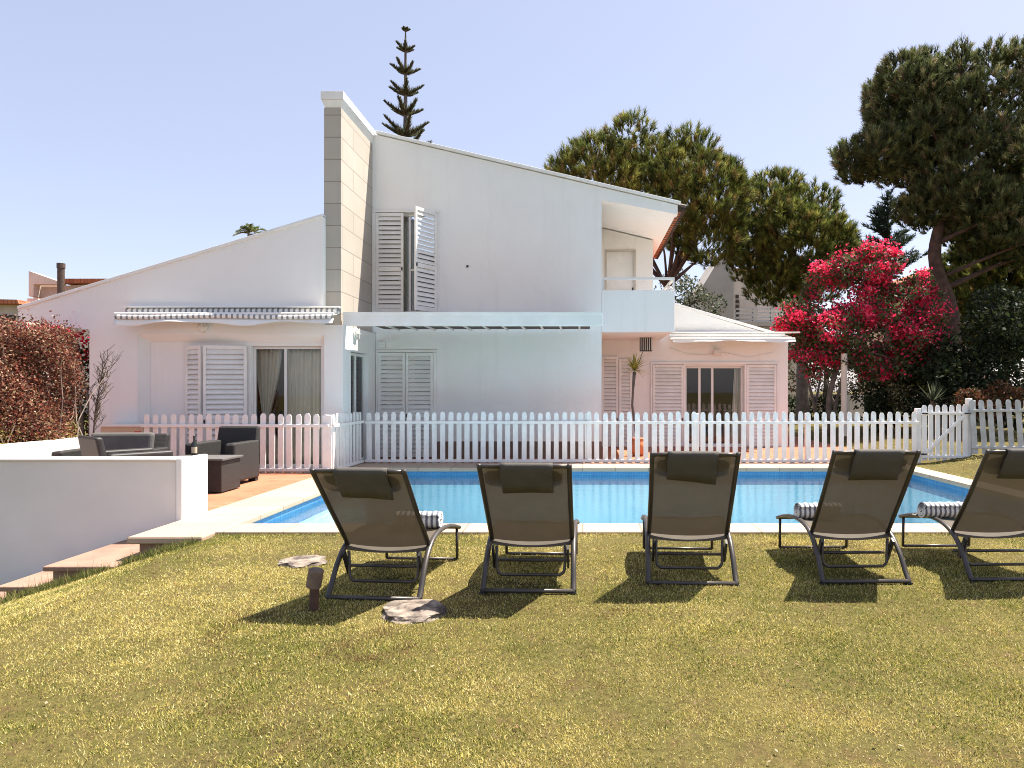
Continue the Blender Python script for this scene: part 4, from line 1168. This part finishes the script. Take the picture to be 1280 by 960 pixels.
def palm(label, D, px_, ytop):
    c = PX(px_, D); z = PZ(ytop, D)
    t = thing('palm_tree', label, 'tree', (c, D, 0))
    m = MB(); m.tube([(c, D, 0), (c+.05, D, z*.5), (c, D, z)], [.28, .2, .18], 10); m.build('trunk', M['greybark'], t)
    V = []; rib = MB()
    for k in range(15):
        a = rg.uniform(0, 2*math.pi); e = rg.uniform(.05, 1.35); l = rg.uniform(.75, 1.0)
        u = np.array([math.cos(a)*math.cos(e), math.sin(a)*math.cos(e), math.sin(e)])
        q = np.linspace(.15, 1, 26); p = np.array([c, D, z]) + u*(l*q)[:, None] + np.array([0, 0, -.55*l])*(q**2)[:, None]
        sd = unit(np.cross(u, [0, 0, 1.0]))
        for s in (-1, 1):
            dd = unit(u*.7 + sd*s*.7 + np.array([0, 0, -.25]) + rg.normal(size=(26, 3))*.08)
            V.append(blades(p, dd, .24*np.sin(q*2.6+.3), np.full(26, .04), rg))
        rib.tube([p[0], p[12], p[25]], [.02, .014, .005], 4)
    rib.build('frond_ribs', M['paletwig'], t)
    V = np.concatenate(V); flat_faces('crown', V, 3, pick(rg, len(V), [(.10, .14, .04), (.15, .19, .05), (.20, .21, .08)], [3, 3, 1]), M['leaves'], t)
palm('palm tree with only its top showing above the left roof slope', 30, 315, 293)

def leafy(label, base, blobs, n, L, W, pal, w, name='bush', cat='bush', trunk=None, limbs=8, bark='greybark', fill=.35, group=None, jit=.3):
    t = thing(name, label, cat, base, group)
    if trunk:
        tp = spline(trunk[0], 5); k = len(tp)
        m = MB(); m.tube(tp, [trunk[1]*(1-.6*i/(k-1)) for i in range(k)], 9)
        lr = random.Random(3)
        for b in lr.sample(blobs, min(limbs, len(blobs))):
            e = Vector(b[:3]); s = tp[-1 if lr.random() < .5 else -4]
            m.tube(spline([s, (s+e)/2 + Vector((lr.uniform(-.2, .2), lr.uniform(-.2, .2), .15)), e], 4), [trunk[1]*.4*(1-.8*q/8) for q in range(9)], 6)
        m.build('trunk', M[bark], t, smooth=True)
    P, d = crown_points(blobs, n, fill); n = len(P)
    D_ = unit(d*.5 + rand_dirs(rg, n)*.9 + np.array([0, 0, -.1]))
    V = leaf_quads(P, D_, L*rg.uniform(.7, 1.3, n), W*rg.uniform(.7, 1.3, n), rg)
    flat_faces('foliage', V, 4, pick(rg, n, pal, w, jit), M['leaves'], t)
    return t

# flowering tree beside the wing
D = 20
spec = [(1058, 368, 66, 44), (1108, 386, 60, 44), (1075, 415, 84, 36), (1078, 334, 40, 22), (1152, 425, 28, 28), (1002, 402, 26, 24), (1040, 446, 38, 16), (1112, 452, 42, 20)]
bl = screen_blobs(spec, D, 1.7, .32, 130, 20)
GRN = [(.05, .075, .026), (.08, .11, .038), (.11, .125, .055), (.14, .10, .07)]
bt = leafy('small tree covered in crimson bougainvillea flowers beside the wing', (PX(1040, D), D, 0), bl, 13000, .13, .07, GRN, [3, 3, 2, 1], 'bougainvillea_tree', 'tree',
      ([at(1040, 545, D), at(1036, 500, D), at(1048, 455, D), at(1060, 420, D)], .10), 14)
P, d = crown_points(bl, 9000, .1)
# flowers gather in sprays on the outer, upper side of the crown
g2 = np.random.default_rng(4); cen = P[g2.choice(len(P), 215)]; cen = cen[(cen[:, 1] < D+1.2)]
wgt = (cen[:, 2] - 1.7)/3.0 + g2.uniform(-.45, .45, len(cen)); cen = cen[wgt > .22]
Q = np.repeat(cen, 84, 0); Q = Q + g2.normal(size=Q.shape)*np.repeat(g2.uniform(.07, .18, len(cen)), 84)[:, None]*np.array([1, .8, .8])
sp_ = P[g2.choice(len(P), 3800)]; Q = np.concatenate([Q, sp_ + g2.normal(size=sp_.shape)*.06])
V = leaf_quads(Q, rand_dirs(rg, len(Q)), rg.uniform(.06, .11, len(Q)), rg.uniform(.05, .085, len(Q)), rg)
flat_faces('blossoms', V, 4, pick(rg, len(Q), [(.82, .045, .13), (.70, .03, .10), (.90, .13, .24), (.48, .02, .065)], [4, 3, 2, 1.5], .2), M['bracts'], bt)
m = MB(); m.tube([at(1055, 545, 19.2), at(1055, 442, 19.2)], .085, 12)
tag(m.build('garden_post', M['neighbour'], smooth=False), 'pale round post standing in front of the bougainvillea', 'post')

# trunks and bushes behind the fence on the right
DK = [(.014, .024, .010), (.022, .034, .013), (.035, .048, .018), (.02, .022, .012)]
def sb(spec, D, depth, br, seed, n=14): return screen_blobs(spec, D, depth, br, seed, n)
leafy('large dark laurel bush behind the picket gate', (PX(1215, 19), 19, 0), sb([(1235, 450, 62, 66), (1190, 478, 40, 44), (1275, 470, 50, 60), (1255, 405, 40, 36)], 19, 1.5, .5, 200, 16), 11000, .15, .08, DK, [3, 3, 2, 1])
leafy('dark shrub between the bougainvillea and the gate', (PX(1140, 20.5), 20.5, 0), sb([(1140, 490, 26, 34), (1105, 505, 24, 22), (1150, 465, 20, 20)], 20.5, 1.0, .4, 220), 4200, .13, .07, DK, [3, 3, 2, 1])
leafy('bright yellow green shrub below the right side of the bougainvillea', (PX(1172, 19.5), 19.5, 0), sb([(1172, 460, 18, 14), (1165, 475, 10, 14)], 19.5, .4, .25, 240, 8), 1500, .11, .06, [(.14, .16, .03), (.20, .20, .04), (.08, .10, .03)], [3, 3, 2])
leafy('reddish brown low shrub behind the leaning fence', (PX(1235, 17.3), 17.3, 0), sb([(1240, 500, 34, 14), (1215, 506, 20, 14)], 17.3, .5, .25, 250, 10), 2200, .10, .05, [(.10, .04, .02), (.14, .06, .03), (.05, .05, .02)], [3, 2, 2])
leafy('pale flowering shrub next to the dark shrub', (PX(1122, 19.8), 19.8, 0), sb([(1122, 492, 8, 20)], 19.8, .3, .2, 255, 8), 700, .09, .05, [(.30, .26, .16), (.12, .12, .05), (.05, .06, .03)], [1, 2, 2])
y_ = thing('agave', 'spiky agave standing in front of the dark shrubs left of the gate', 'plant', (PX(1166, 18), 18, 0))
m = MB(); m.tube([(PX(1166, 18), 18, 0), (PX(1166, 18), 18, PZ(500, 18))], .07, 8); m.build('stem', M['greybark'], y_)
spiky('leaves', (PX(1166, 18), 18, PZ(503, 18)), 80, .62, .05, [(.09, .11, .07), (.14, .16, .10), (.05, .065, .04)], [3, 2, 2], y_, up=.6, droop=.15)
# broad hedge and thicket closing the view behind
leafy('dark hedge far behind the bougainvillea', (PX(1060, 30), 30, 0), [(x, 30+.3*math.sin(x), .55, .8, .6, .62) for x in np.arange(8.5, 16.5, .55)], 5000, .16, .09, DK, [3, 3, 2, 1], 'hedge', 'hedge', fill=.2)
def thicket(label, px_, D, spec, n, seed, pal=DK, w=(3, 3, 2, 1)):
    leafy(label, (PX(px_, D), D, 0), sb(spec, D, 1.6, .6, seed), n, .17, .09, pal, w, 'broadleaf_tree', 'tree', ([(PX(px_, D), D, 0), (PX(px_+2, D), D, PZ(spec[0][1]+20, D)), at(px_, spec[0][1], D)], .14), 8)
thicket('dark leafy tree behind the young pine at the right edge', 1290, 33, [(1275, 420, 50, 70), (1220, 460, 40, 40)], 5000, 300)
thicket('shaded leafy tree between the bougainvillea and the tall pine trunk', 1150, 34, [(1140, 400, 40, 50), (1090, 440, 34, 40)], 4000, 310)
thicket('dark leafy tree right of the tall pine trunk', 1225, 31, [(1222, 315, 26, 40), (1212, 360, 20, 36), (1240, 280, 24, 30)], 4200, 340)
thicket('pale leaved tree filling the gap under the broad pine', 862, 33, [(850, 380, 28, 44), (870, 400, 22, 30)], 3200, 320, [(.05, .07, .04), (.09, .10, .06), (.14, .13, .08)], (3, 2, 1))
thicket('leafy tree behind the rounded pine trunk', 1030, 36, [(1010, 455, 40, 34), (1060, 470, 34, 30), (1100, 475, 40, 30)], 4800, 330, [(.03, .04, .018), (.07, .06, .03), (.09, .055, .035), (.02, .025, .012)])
for px_, lab in ((1022, 'slim leaning grey trunk left of the garden post'), (1040, 'slim forked grey trunk near the garden post')):
    t = thing('young_tree', lab, 'tree', (PX(px_, 24), 24, 0))
    s = -1 if px_ == 1022 else 1
    m = MB(); m.tube(spline([(PX(px_, 24), 24, 0), (PX(px_+s*4, 24), 24, .9), (PX(px_+s*13, 24), 24, 2.0), (PX(px_+s*16, 24), 24, 3.2)]), [.09-.004*i for i in range(19)], 8)
    m.tube(spline([(PX(px_+s*4, 24), 24, .9), (PX(px_-s*5, 24), 24.2, 1.8), (PX(px_-s*8, 24), 24.2, 3.0)]), [.055-.003*i for i in range(13)], 7); m.build('trunk', M['greybark'], t, smooth=True)
    P, d = crown_points(blob_set((PX(px_+s*10, 24), 24, 3.1), (.7, .6, .6), 10, .3, seed=px_), 900, .4)
    flat_faces('crown', leaf_quads(P, rand_dirs(rg, len(P)), rg.uniform(.08, .14, len(P)), rg.uniform(.04, .07, len(P)), rg), 4, pick(rg, len(P), DK, [3, 3, 2, 1]), M['leaves'], t)

# red hedge on the left: dense small leaves with pale stems
def hedge_left():
    t = thing('red_hedge', 'dense red brown hedge growing above the sunlit boundary wall', 'hedge', (-8.6, 9.7, 0))
    n = 60000
    y = rg.uniform(8.3, 10.95, n); top = 2.42 - .03*(y-8.3) + .05*np.sin(y*3.1) + .04*np.sin(y*7.7+1) + .03*np.sin(y*17)
    z = .55 + (top-.55)*rg.random(n)**.8
    face = rg.random(n)
    x = -8.02 - np.abs(rg.normal(size=n))*.22 + .10*np.sin(z*5+y*4)*.6
    tp_ = face < .14; z = np.where(tp_, top + rg.normal(size=n)*.09, z); x = np.where(tp_, rg.uniform(-9.3, -8.0, n), x)
    P = np.stack([x, y, z], 1)
    e = rg.random(n) < .12; P[e, 1] = 8.3 + np.abs(rg.normal(size=e.sum()))*.1; P[e, 0] = rg.uniform(-9.3, -8.0, e.sum())
    V = leaf_quads(P, unit(rand_dirs(rg, n) + np.array([.35, -.1, .2])), rg.uniform(.024, .055, n), rg.uniform(.014, .034, n), rg)
    red = pick(rg, n, [(.24, .065, .045), (.15, .05, .038), (.30, .13, .08), (.46, .33, .22), (.16, .12, .05), (.06, .028, .022)], [4, 3, 4, 2.6, 1.5, 3], .25)
    yel = pick(rg, n, [(.30, .24, .05), (.20, .18, .05), (.15, .07, .04)], [2, 2, 2], .2)
    f = np.clip((1.15 + .25*np.sin(y*2.3) - z)/.5, 0, .75)
    col = np.where((rg.random(n) < f)[:, None], yel, red)
    flat_faces('foliage', V, 4, col, M['leaves'], t)
    m = MB(); lr = random.Random(9)
    for i in range(30):
        y0 = lr.uniform(8.4, 10.8); p = Vector((-8.15 + lr.uniform(-.3, .14), y0, .4)); pts = [p]
        for k in range(5): p = p + Vector((lr.uniform(-.06, .09), lr.uniform(-.22, .22), lr.uniform(.28, .42))); pts.append(p)
        m.tube(pts, [.010, .009, .008, .007, .005, .003], 5)
    m.build('stems', M['paletwig'], t)
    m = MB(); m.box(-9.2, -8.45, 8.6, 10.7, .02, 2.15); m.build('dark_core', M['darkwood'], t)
hedge_left()
P = np.concatenate([rg.normal(size=(500, 3))*np.array([.2, .2, .06]) + np.array([-9.75, 12.5, 2.55]), rg.normal(size=(300, 3))*np.array([.16, .2, .2]) + np.array([-9.6, 13.4, 2.3])])
t = thing('bougainvillea_bush', 'crimson flowering bush peeping over the red hedge at the house corner', 'bush', (-9.6, 13.2, 0))
flat_faces('blossoms', leaf_quads(P, rand_dirs(rg, len(P)), rg.uniform(.05, .1, len(P)), rg.uniform(.04, .07, len(P)), rg), 4, pick(rg, len(P), [(.6, .02, .08), (.4, .015, .05), (.12, .02, .02)], [3, 2, 1]), M['bracts'], t)
n = 2600; P = np.stack([rg.uniform(-10.7, -9.42, n), rg.uniform(13.0, 13.9, n), rg.uniform(0, 2.35, n)], 1)
flat_faces('foliage', leaf_quads(P, rand_dirs(rg, n), rg.uniform(.07, .13, n), rg.uniform(.04, .07, n), rg), 4, pick(rg, n, [(.03, .05, .02), (.06, .075, .03), (.10, .03, .03)], [3, 2, 1]), M['leaves'], t)
m = MB()
for k in range(4): m.tube(spline([(-9.6+.1*k, 13.1+.1*k, 0), (-9.55+.15*k, 13.0, 1.2), (-9.7+.1*k, 12.8+.15*k, 2.5)]), [.04-.003*i for i in range(13)], 6)
m.build('stems', M['greybark'], t)
# bare sapling
t = thing('bare_sapling', 'bare twiggy sapling against the white wall at the end of the red hedge', 'tree', (PX(114, 11.6), 11.6, 0))
m = MB(); lr = random.Random(12); x0 = PX(114, 11.6)
main = spline([(x0, 11.6, 0), (x0+.04, 11.6, .7), (x0+.10, 11.6, 1.3), (x0+.22, 11.58, 1.85)]); m.tube(main, [.020-.0008*i for i in range(len(main))], 6)
for i in range(34):
    s = main[lr.randint(7, len(main)-1)]; d = Vector((lr.uniform(-.12, .26), lr.uniform(-.2, .2), lr.uniform(.2, .45))); e = s + d*lr.uniform(.4, .9)
    m.tube([s, (s+e)/2 + Vector((.03, 0, -.02)), e], [.008, .006, .003], 4)
    for k in range(5):
        q = s + (e-s)*lr.uniform(.3, 1); r_ = Vector((lr.uniform(-.07, .11), lr.uniform(-.1, .1), lr.uniform(.02, .18))); m.tube([q, q+r_], [.0045, .003], 4)
m.build('trunk', M['greybark'], t)

# ================================================================== NEIGHBOURING HOUSES
def nb_house(name, label, loc): return thing(name, label, 'house', loc)
D = 42
t = nb_house('neighbour_house', 'white neighbouring house with stepped parapet showing above the left roof edge', (PX(80, D), D, 0))
m = MB()
m.prism([(PX(30, D), 0), (PX(160, D), 0), (PX(160, D), PZ(352, D)), (PX(122, D), PZ(355, D)), (PX(82, D), PZ(357, D)), (PX(50, D), PZ(357, D)), (PX(50, D), PZ(371, D)), (PX(42, D), PZ(371, D)), (PX(42, D), PZ(376, D)), (PX(30, D), PZ(376, D))], D, D+8)
m.build('wall', M['neighbour'], t)
m = MB(); m.prism([(PX(46, D), PZ(372, D)), (PX(52, D), PZ(372, D)), (PX(52, D), PZ(357.1, D)), (PX(84, D), PZ(357.1, D)), (PX(84, D), PZ(354, D)), (PX(50, D), PZ(342, D)), (PX(46, D), PZ(341, D))], D-.6, D-.06); m.build('parapet', M['neighbour'], t)
m = MB(); m.box(PX(52, D), PX(112, D), D-.05, D-.005, PZ(372, D), PZ(359, D)); m.build('grey_band', M['neighbour_grey'], t)
m = MB(); m.tube([(PX(92, D), D-1, PZ(385, D)), (PX(92, D), D-1, PZ(339, D))], .19, 12); m.tube([(PX(92, D), D-1, PZ(338.9, D)), (PX(92, D), D-1, PZ(333, D))], .22, 12); m.build('flue', M['flue'], t)
m = MB(); m.box(PX(80, D), PX(150, D), D-.4, D+8, PZ(356, D)+.06, PZ(352, D)+.12); m.build('roof', M['rooftile'], t)
D = 38
t = nb_house('neighbour_house', 'neighbouring house with an orange tiled roof at the left edge above the hedge', (PX(5, D), D, 0))
m = MB(); m.box(PX(-60, D), PX(31, D), D, D+8, 0, PZ(381, D)); m.build('wall', M['neighbour_grey'], t)
m = MB(); m.prism([(PX(-62, D), PZ(380.9, D)), (PX(33, D), PZ(380.9, D)), (PX(31, D), PZ(376, D)), (PX(-62, D), PZ(374, D))], D-.5, D+8); m.build('roof', M['rooftile'], t)
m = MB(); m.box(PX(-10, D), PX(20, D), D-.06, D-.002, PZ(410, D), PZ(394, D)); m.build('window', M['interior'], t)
m = MB(); m.box(PX(16, D), PX(30, D), D+1, D+2, PZ(376, D), PZ(370, D)); m.build('chimney', M['neighbour'], t)
# pale house with a balcony behind the rounded pine
D = 40
t = nb_house('neighbour_house', 'pale house with a railed balcony half hidden behind the rounded pine', (PX(930, D), D, 0))
m = MB(); m.prism([(PX(877, D), 0), (PX(917, D), 0), (PX(917, D), PZ(316, D)), (PX(905, D), PZ(314, D)), (PX(877, D), PZ(360, D))], D, D+6); m.build('grey_tower', M['neighbour_grey'], t)
m = MB(); m.box(PX(917.2, D), PX(1010, D), D+1.2, D+7, 0, PZ(335, D)); m.build('wall', M['neighbour'], t)
m = MB(); m.box(PX(917.2, D), PX(1000, D), D-.2, D+1.19, PZ(408, D), PZ(402, D)); m.build('balcony_slab', M['neighbour'], t)
m = MB()
for yy in (386.5, 391.5, 397, 401): m.bar((PX(918, D), D-.1, PZ(yy, D)), (PX(1000, D), D-.1, PZ(yy, D)), .06, .07)
for xx in (918.5, 940, 962, 985): m.bar((PX(xx, D), D-.1, PZ(402, D)), (PX(xx, D), D-.1, PZ(386, D)), .06, .06)
m.build('balcony_rail', M['alu'], t)
m = MB()
for k in range(6): m.box(PX(925, D), PX(929, D), D+1.14, D+1.19, PZ(401-k*6.3, D), PZ(396.6-k*6.3, D))
m.build('grille_window', M['interior'], t)
m = MB(); m.box(PX(930.5, D), PX(953, D), D+1.15, D+1.19, PZ(402, D), PZ(371, D)); m.build('balcony_door', M['neighbour_grey'], t)
m = MB(); m.box(PX(915, D), PX(1012, D), D+.9, D+7.2, PZ(335, D)+.01, PZ(332, D)); m.build('roof', M['rooftile'], t)
m = MB(); m.box(PX(925, D), PX(1000, D), D-.1, D-.02, PZ(425, D), PZ(408.5, D)); m.build('lattice', M['neighbour_grey'], t)
D = 44
t = nb_house('neighbour_house', 'ochre walled house glimpsed behind the tall pine trunk', (PX(1190, D), D, 0))
m = MB(); m.box(PX(1135, D), PX(1232, D), D, D+8, 0, PZ(352, D)); m.build('wall', M['neighbour_pink'], t)
m = MB(); m.prism([(PX(1130, D), PZ(352, D)+.01), (PX(1238, D), PZ(352, D)+.01), (PX(1200, D), PZ(332, D)), (PX(1165, D), PZ(334, D))], D-.4, D+8); m.build('roof', M['rooftile'], t)
m = MB(); m.box(PX(1194, D), PX(1199, D), D-.08, D-.005, PZ(425, D), PZ(340, D)); m.build('drainpipe', M['trim'], t)
for a in (1146, 1208):
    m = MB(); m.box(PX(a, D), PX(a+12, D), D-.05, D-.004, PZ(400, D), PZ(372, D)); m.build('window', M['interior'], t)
m = MB(); m.box(PX(960, 35), PX(1130, 35), 38, 38.3, 0, 1.25)
tag(m.build('far_wall', M['neighbour']), 'pale low wall far behind the tree trunks', 'wall')
m = MB(); m.box(PX(1062, 28), PX(1080, 28), 28, 28.5, 0.4, 1.28); m.box(PX(1064, 28), PX(1078, 28), 27.9, 28.6, 0, .4)
tag(m.build('garden_chest', M['neighbour']), 'pale block beyond the garden post', 'chest')

# ================================================================== GRASS
def grass():
    def zone(x0, x1, y0, y1, dens, cond=None):
        n = int((x1-x0)*(y1-y0)*dens); p = np.stack([rg.uniform(x0, x1, n), rg.uniform(y0, y1, n)], 1)
        return p[cond(p)] if cond is not None else p
    fr = lambda p: ((p[:, 0] > -(.875*p[:, 1]+1.6)) & (p[:, 0] < .67*p[:, 1]+2.6)) & (((p[:, 0] > -(.875*p[:, 1]+.5)) & (p[:, 0] < .67*p[:, 1]+.5)) | (rg.random(len(p)) < .45))
    pts = []
    for y0, y1, dn in ((2.3, 3.2, 26000), (3.2, 4.4, 18000), (4.4, 5.8, 12000), (5.8, 7.08, 9000)):
        pts.append(zone(-(.875*y1+1.6), .67*y1+2.6, y0, y1, dn, fr))
    p = np.concatenate(pts)
    steps = ((p[:, 0] < CX0+.0) & (p[:, 0] > -5.19) & (p[:, 1] > 6.5)) | ((p[:, 0] <= -5.10) & (p[:, 1] > 6.52)) | ((p[:, 0] > CX0) & (p[:, 0] < CX0+.8) & (p[:, 1] > 6.80))
    p = p[~steps]
    p = np.concatenate([p, zone(6.42, 10.5, 7.5, 13.72, 1500), zone(CX0+.73, 6.4, 7.0, 7.09, 5000), zone(7.0, 13, 13.9, 19, 260)])
    n = len(p); z = ground_z(p[:, 0], p[:, 1])
    P = np.stack([p[:, 0], p[:, 1], z - .004], 1)
    # patches: slow and fast variation of colour and cover over the lawn
    def vn(cell, seed):
        g = np.random.default_rng(seed).random((220, 220)); q = p/cell + 60.0
        i0 = np.floor(q).astype(int) % 219; f_ = q - np.floor(q); f_ = f_*f_*(3-2*f_)
        a_ = g[i0[:, 0], i0[:, 1]]*(1-f_[:, 0]) + g[i0[:, 0]+1, i0[:, 1]]*f_[:, 0]
        b_ = g[i0[:, 0], i0[:, 1]+1]*(1-f_[:, 0]) + g[i0[:, 0]+1, i0[:, 1]+1]*f_[:, 0]
        return a_*(1-f_[:, 1]) + b_*f_[:, 1]
    f = .5 + .75*(vn(.95, 1)-.5) + .55*(vn(.33, 2)-.5) + .40*(vn(.11, 3)-.5)
    cover = .45*vn(.40, 5) + .30*vn(.15, 6) + .25*vn(.05, 7)
    keep = rg.random(n) < np.clip((cover-.24)*4.4, .30, 1)
    p = p[keep]; P = P[keep]; f = f[keep]; n = len(p)
    fb = .5*vn(.6, 8) + .5*vn(.2, 9)
    tall = (vn(.25, 10) > .80)
    far = np.clip((p[:, 1]-2.5)/5, 0, 2)
    D = unit(rg.normal(size=(n, 3))*np.array([.55, .55, .25]) + np.array([0, 0, .8]))
    D[:, 2] = np.abs(D[:, 2])
    L = rg.uniform(.010, .025, n)*(1+.2*far)*np.where(tall, 1.3, 1.0); W = rg.uniform(.0035, .0065, n)*(1+.5*far)
    straw = pick(rg, n, [(.64, .54, .20), (.54, .45, .13), (.70, .63, .33)], [3, 3, 1.5], .2)
    green = pick(rg, n, [(.23, .25, .05), (.33, .32, .075), (.10, .125, .03)], [3, 3, 2], .2)
    brown = pick(rg, n, [(.22, .13, .06), (.15, .09, .05)], [1, 1], .2)
    r = rg.random(n)
    col = np.where((r < np.clip(1.20-1.05*f, .1, .96))[:, None], straw, green)
    col = np.where((rg.random(n) < np.clip((fb-.66)*2.6, .03, .6))[:, None], brown, col)
    tag(flat_faces('lawn_grass', blades(P, D, L, W, rg), 3, col, M['blades']), kind='stuff')
    # longer grass along the steps and the coping edge
    n = 5200; q = rg.random(n)
    x = np.where(q < .55, rg.uniform(-5.7, -3.8, n), rg.uniform(-3.9, 5.2, n)); y = np.where(q < .55, np.where(x < -4.5, 6.50, 6.74) - np.abs(rg.normal(size=n))*.10, 7.04 - np.abs(rg.normal(size=n))*.03)
    P = np.stack([x, y, ground_z(x, y)-.01], 1)
    D = unit(rg.normal(size=(n, 3))*.35 + np.array([0, 0, 1]))
    L = np.where(q < .55, rg.uniform(.05, .13, n), rg.uniform(.02, .05, n)); L = np.where(rg.random(n) < .03, L*1.7, L)
    tag(flat_faces('edge_grass', blades(P, D, L, np.full(n, .008), rg), 3, pick(rg, n, [(.10, .13, .035), (.17, .18, .05), (.30, .25, .10)], [3, 2, 1.5]), M['blades']), kind='stuff')
grass()
m_ = []; c_ = []
for k in range(300):
    y = rg.uniform(2.5, 7.0); x = rg.uniform(-.875*y-.4, .67*y+.4)
    if x < -3.9: continue
    s = rg.uniform(.006, .015); a = rg.uniform(0, 6.3); z = float(ground_z(x, y)) + rg.uniform(.016, .024)
    u = np.array([math.cos(a), math.sin(a), rg.uniform(-.3, .3)])*s; v = np.array([-math.sin(a), math.cos(a), rg.uniform(-.3, .3)])*s*.55
    q = np.array([x, y, z]); m_.append(np.stack([q-u, q-v, q+u, q+v])); c_.append(pick(rg, 1, [(.25, .14, .07), (.42, .33, .22), (.14, .08, .045)], [3, 2, 2])[0])
tag(flat_faces('leaf_litter', np.array(m_), 4, np.array(c_), M['leaves']), kind='stuff')
